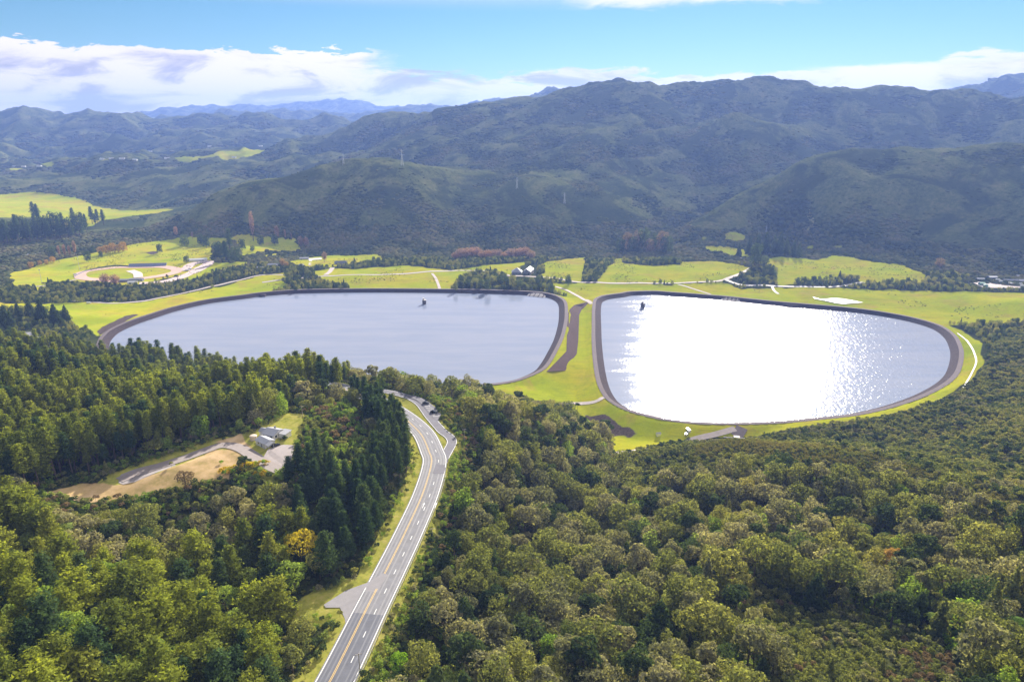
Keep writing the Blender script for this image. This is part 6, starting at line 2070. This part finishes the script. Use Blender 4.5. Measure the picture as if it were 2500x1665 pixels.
# depot at the far right
yard = hit(np.array([(2374,690),(2390,684),(2420,680),(2445,682),(2500,684),(2540,690),(2530,704),(2440,704),(2400,703),(2390,698)], float))
fill('depot_yard', yard, M_GRAVEL, 0.5, 6.0)
for q, l, L, W, hw, hr, rz, wl, rf in (((2392, 685), 'white roofed shed at the left end of the depot', 11, 7, 3, 1.4, -8, M_GREYWALL, M_IRON2), ((2421, 682), 'wide white barrel-like shed at the back of the depot', 13, 8, 4, 1.2, 2, M_BLUEIRON, M_VAN),
                                       ((2396, 696), 'pale green shed at the front of the depot', 7, 6, 3.6, .6, -5, M_GREEN, M_GREEN), ((2466, 689), 'long grey shed in the middle of the depot', 22, 8, 3.2, 1.6, -3, M_GREYWALL, M_DARKROOF),
                                       ((2494, 690), 'pale grey shed at the right end of the depot', 16, 8, 3.4, 1.6, 0, M_GREYWALL, M_IRON), ((2492, 679), 'sloping pale roof behind the depot', 14, 8, 3, 2, -12, M_GREYWALL, M_IRON2)):
    g = ground_at(q)
    gable(l, 'shed', 'depot_shed', tuple(g), R(rz), L, W, hw, hr, wl, rf, door=('f', 0, 2.4, 2.6), group='depot sheds')
g = ground_at((2406, 701))
t = thing('storage_tank', 'round green tank at the front of the depot', 'tank', tuple(g))
MB().lathe([(3.2, -1), (3.2, 3.6)], 16).build('tank_wall', M_GREEN, t)
MB().lathe([(3.3, 3.6), (2.0, 4.2), (.2, 4.5)], 16).build('tank_roof', M_GREEN, t)
for k, (q, L) in enumerate((((2437, 687), 7.5), ((2445, 691), 7.0), ((2452, 694), 6.0), ((2463, 695), 10.5), ((2474, 697), 9.5), ((2487, 697), 12), ((2497, 702), 8))):
    g = ground_at(q)
    t = thing('box_truck', ('first', 'second', 'third', 'fourth', 'fifth', 'sixth', 'last')[k] + ' white truck from the left in the depot row', 'truck', tuple(g), R(-28 + k * 4), 'white trucks in the depot')
    MB().box(-L / 2, L / 2 - 2.0, -1.25, 1.25, .9, 3.5).build('box_body', M_VAN, t)
    MB().prism([(L / 2 - 1.9, .5), (L / 2, .5), (L / 2, 1.6), (L / 2 - .5, 2.5), (L / 2 - 1.9, 2.5)], -1.15, 1.15, 'y').build('cab', M_VAN, t)
    for sx in (-L / 2 + 1.2, L / 2 - 1.0):
        for sy in (-1.1, 1.1):
            MB().tube((sx, sy - .13, .48), (sx, sy + .13, .48), .48, .48, 10).build('wheel', M_TYRE, t)
wl = resample(hit(np.array([(2363,690),(2375,695),(2388,702)], float)), 6.0)
t = thing('yard_wall', 'white wall slanting along the left side of the depot', 'wall', tuple(wl[0]))
mb = MB()
for a, b in zip(wl[:-1] - wl[0], wl[1:] - wl[0]):
    mb.add([(a[0], a[1], -1), (b[0], b[1], -1), (b[0], b[1], b[2] + 1.6), (a[0], a[1], a[2] + 1.6), (a[0], a[1] + .3, -1), (b[0], b[1] + .3, -1), (b[0], b[1] + .3, b[2] + 1.6), (a[0], a[1] + .3, a[2] + 1.6)],
           [(0, 1, 2, 3), (5, 4, 7, 6), (3, 2, 6, 7), (4, 0, 3, 7), (1, 5, 6, 2)])
mb.build('wall_face', M_PALE, t)

# speedway
a, b = hit(np.array([(312, 653), (405, 650)], float))
d = b - a; Ld = np.hypot(d[0], d[1])
t = thing('grandstand', 'long blue-grey sheeted bank of seating on the far side of the speedway oval', 'grandstand', tuple(a), math.atan2(d[1], d[0]))
npan = 16
for k in range(npan):
    x0, x1 = Ld * k / npan + .08, Ld * (k + 1) / npan - .08
    MB().add([(x0, 0, .3), (x1, 0, .3), (x1, 7, 5.2), (x0, 7, 5.2), (x0, .3, 0), (x1, .3, 0), (x1, 7.3, 4.9), (x0, 7.3, 4.9)], [(0, 1, 2, 3), (0, 4, 5, 1), (2, 6, 7, 3), (4, 7, 6, 5), (1, 5, 6, 2), (3, 7, 4, 0)]).build('panel', M_BLUEIRON, t)
for k in range(npan + 1):
    MB().box(Ld * k / npan - .12, Ld * k / npan + .12, 6.6, 6.85, -1, 4.6).build('support_post', M_STEEL, t)
fl = resample(hit(np.array([(318,652),(290,650),(262,652),(235,657),(210,663),(192,671),(181,677)], float)), 10.0)
t = thing('track_fence', 'dark boarded fence curving round the left end of the speedway', 'fence', tuple(fl[0]))
for p, q in zip(fl[:-1] - fl[0], fl[1:] - fl[0]):
    MB().add([(p[0], p[1], p[2] - .5), (q[0], q[1], q[2] - .5), (q[0], q[1], q[2] + 2.2), (p[0], p[1], p[2] + 2.2), (p[0], p[1] + .2, p[2] - .5), (q[0], q[1] + .2, q[2] - .5), (q[0], q[1] + .2, q[2] + 2.2), (p[0], p[1] + .2, p[2] + 2.2)],
             [(0, 1, 2, 3), (5, 4, 7, 6), (3, 2, 6, 7), (4, 0, 3, 7), (1, 5, 6, 2)]).build('fence_panel', M_DARKROOF, t)
for q, l, L, W, rz, wl_, rf in (((306, 688), 'dark long building with grey roof on the near side of the speedway', 20, 7, 3, M_DARKROOF, M_IRON), ((334, 686), 'second dark building beside the speedway straight', 20, 7, 6, M_DARKROOF, M_IRON),
                                ((324, 693), 'white tent-like shed before the speedway buildings', 13, 7, 8, M_WALL, M_VAN), ((483, 637), 'long white roofed shed right of the speedway', 32, 10, 16, M_WALL, M_VAN)):
    g = ground_at(q)
    gable(l, 'shed', 'speedway_shed', tuple(g), R(rz), L, W, 3.2, 1.4, wl_, rf, door=('f', L * .3, 2, 2.4), group='speedway sheds')
for q, l in (((456, 661), 'left white van in the speedway pits'), ((464, 658), 'right white van in the speedway pits'), ((184, 671), 'white van outside the left end of the speedway'), ((177, 737), 'left white van on the track left of the left reservoir'), ((184, 737), 'right white van on the track left of the left reservoir'), ((217, 741), 'white van alone at the start of the farm track')):
    g = ground_at(q)
    make_car('white_van', l, M_VAN, tuple(g), R(15), 5.6, True, 'white vans in the valley')
for q, h in (((195, 661), 24), ((102, 690), 20)):
    g = ground_at(q)
    t = thing('light_mast', 'tall thin light mast ' + ('behind the speedway fence' if h > 21 else 'left of the speedway access road'), 'mast', tuple(g), 0, 'light masts')
    MB().tube((0, 0, -1), (0, 0, h), .35, .2, 8).build('post', M_STEEL, t)
    MB().box(-1.5, 1.5, -.2, .2, h, h + 1.4).build('lamp_bank', M_STEEL, t)

# power pylons on the hills
pp = None
for q, h, l in (((982, 404), 37, 'lattice pylon on the top of the middle hill'), ((1262, 461), 27, 'lattice pylon on the spur below the middle hill'), ((1378, 497), 25, 'lattice pylon on the dark mound under the spur'), ((1870, 571), 19, 'small lattice pylon on the scrub flat behind the conifers'), ((839, 402), 26, 'lattice pylon on the left shoulder of the middle hill')):
    g = ground_at(q)
    if pp is None:
        pp = thing('pylon', l, 'pylon', tuple(g), R(20), 'lattice pylons')
        hh0 = 37.0
        for sx in (-1, 1):
            for sy in (-1, 1):
                MB().tube((sx * 3.2, sy * 3.2, -2), (sx * .7, sy * .7, 26), .26, .2, 5).add([], []).tube((sx * .7, sy * .7, 26), (0, 0, 37), .2, .14, 5).build('leg', M_STEEL, pp)
        for k in range(6):
            z0, z1 = k * 4.4, (k + 1) * 4.4
            w0, w1 = 3.2 - 2.5 * z0 / 26, 3.2 - 2.5 * z1 / 26
            br_ = MB()
            for (ax, ay), (bx, by) in (((-1, -1), (1, -1)), ((1, -1), (1, 1)), ((1, 1), (-1, 1)), ((-1, 1), (-1, -1))):
                br_.tube((ax * w0, ay * w0, z0), (bx * w1, by * w1, z1), .12, .12, 4)
                br_.tube((bx * w0, by * w0, z0), (ax * w1, ay * w1, z1), .12, .12, 4)
            br_.build('bracing', M_STEEL, pp)
        for z_, a_ in ((24, 6.5), (29, 5.5), (33.5, 4.2)):
            MB().tube((-a_, 0, z_), (a_, 0, z_), .22, .22, 5).tube((-a_, 0, z_), (0, 0, z_ + 2), .12, .12, 4).tube((a_, 0, z_), (0, 0, z_ + 2), .12, .12, 4).build('crossarm', M_STEEL, pp)
        continue
    c = copy_tree(pp)
    c.location = tuple(g)
    c.scale = (h / 37,) * 3
    c['label'] = l

# houses on the plateau under the left ridge
for k, (q, L) in enumerate((((35, 408), 20), ((58, 408), 16), ((96, 407), 18), ((250, 390), 18), ((272, 389), 16), ((298, 389), 20), ((330, 392), 16), ((366, 371), 22), ((408, 388), 20), ((512, 359), 18), ((634, 358), 26), ((572, 386), 16))):
    g = ground_at(q)
    gable(('leftmost pale', 'second pale', 'third pale', 'left white', 'middle white', 'long white', 'right white', 'upper pale', 'lone white', 'high white', 'large white', 'low white')[k] + ' house on the plateau under the far left ridge', 'house', 'plateau_house', tuple(g), R((k * 37) % 50 - 25), L, 10, 3.2, 2.2, M_WALL, M_IRON2 if k % 3 else M_VAN, group='houses on the far plateau')

# ------------------------------------------------------------------ the air between here and the ranges
m, nt = new_mat('haze')
vol = nt.n('ShaderNodeVolumePrincipled', {'Color': (0.25, 0.40, 0.95), 'Density': 0.0001, 'Anisotropy': 0.25})
nt.n('ShaderNodeOutputMaterial', {'Volume': vol.outputs[0]})
zb = float(GZ.min()) - 3.0
hb = MB().box(-9000, 9000, -400, 10900, zb, float(max(GZ.max(), CAM_Z)) + 60)
tag(hb.build('haze', m), kind='stuff')
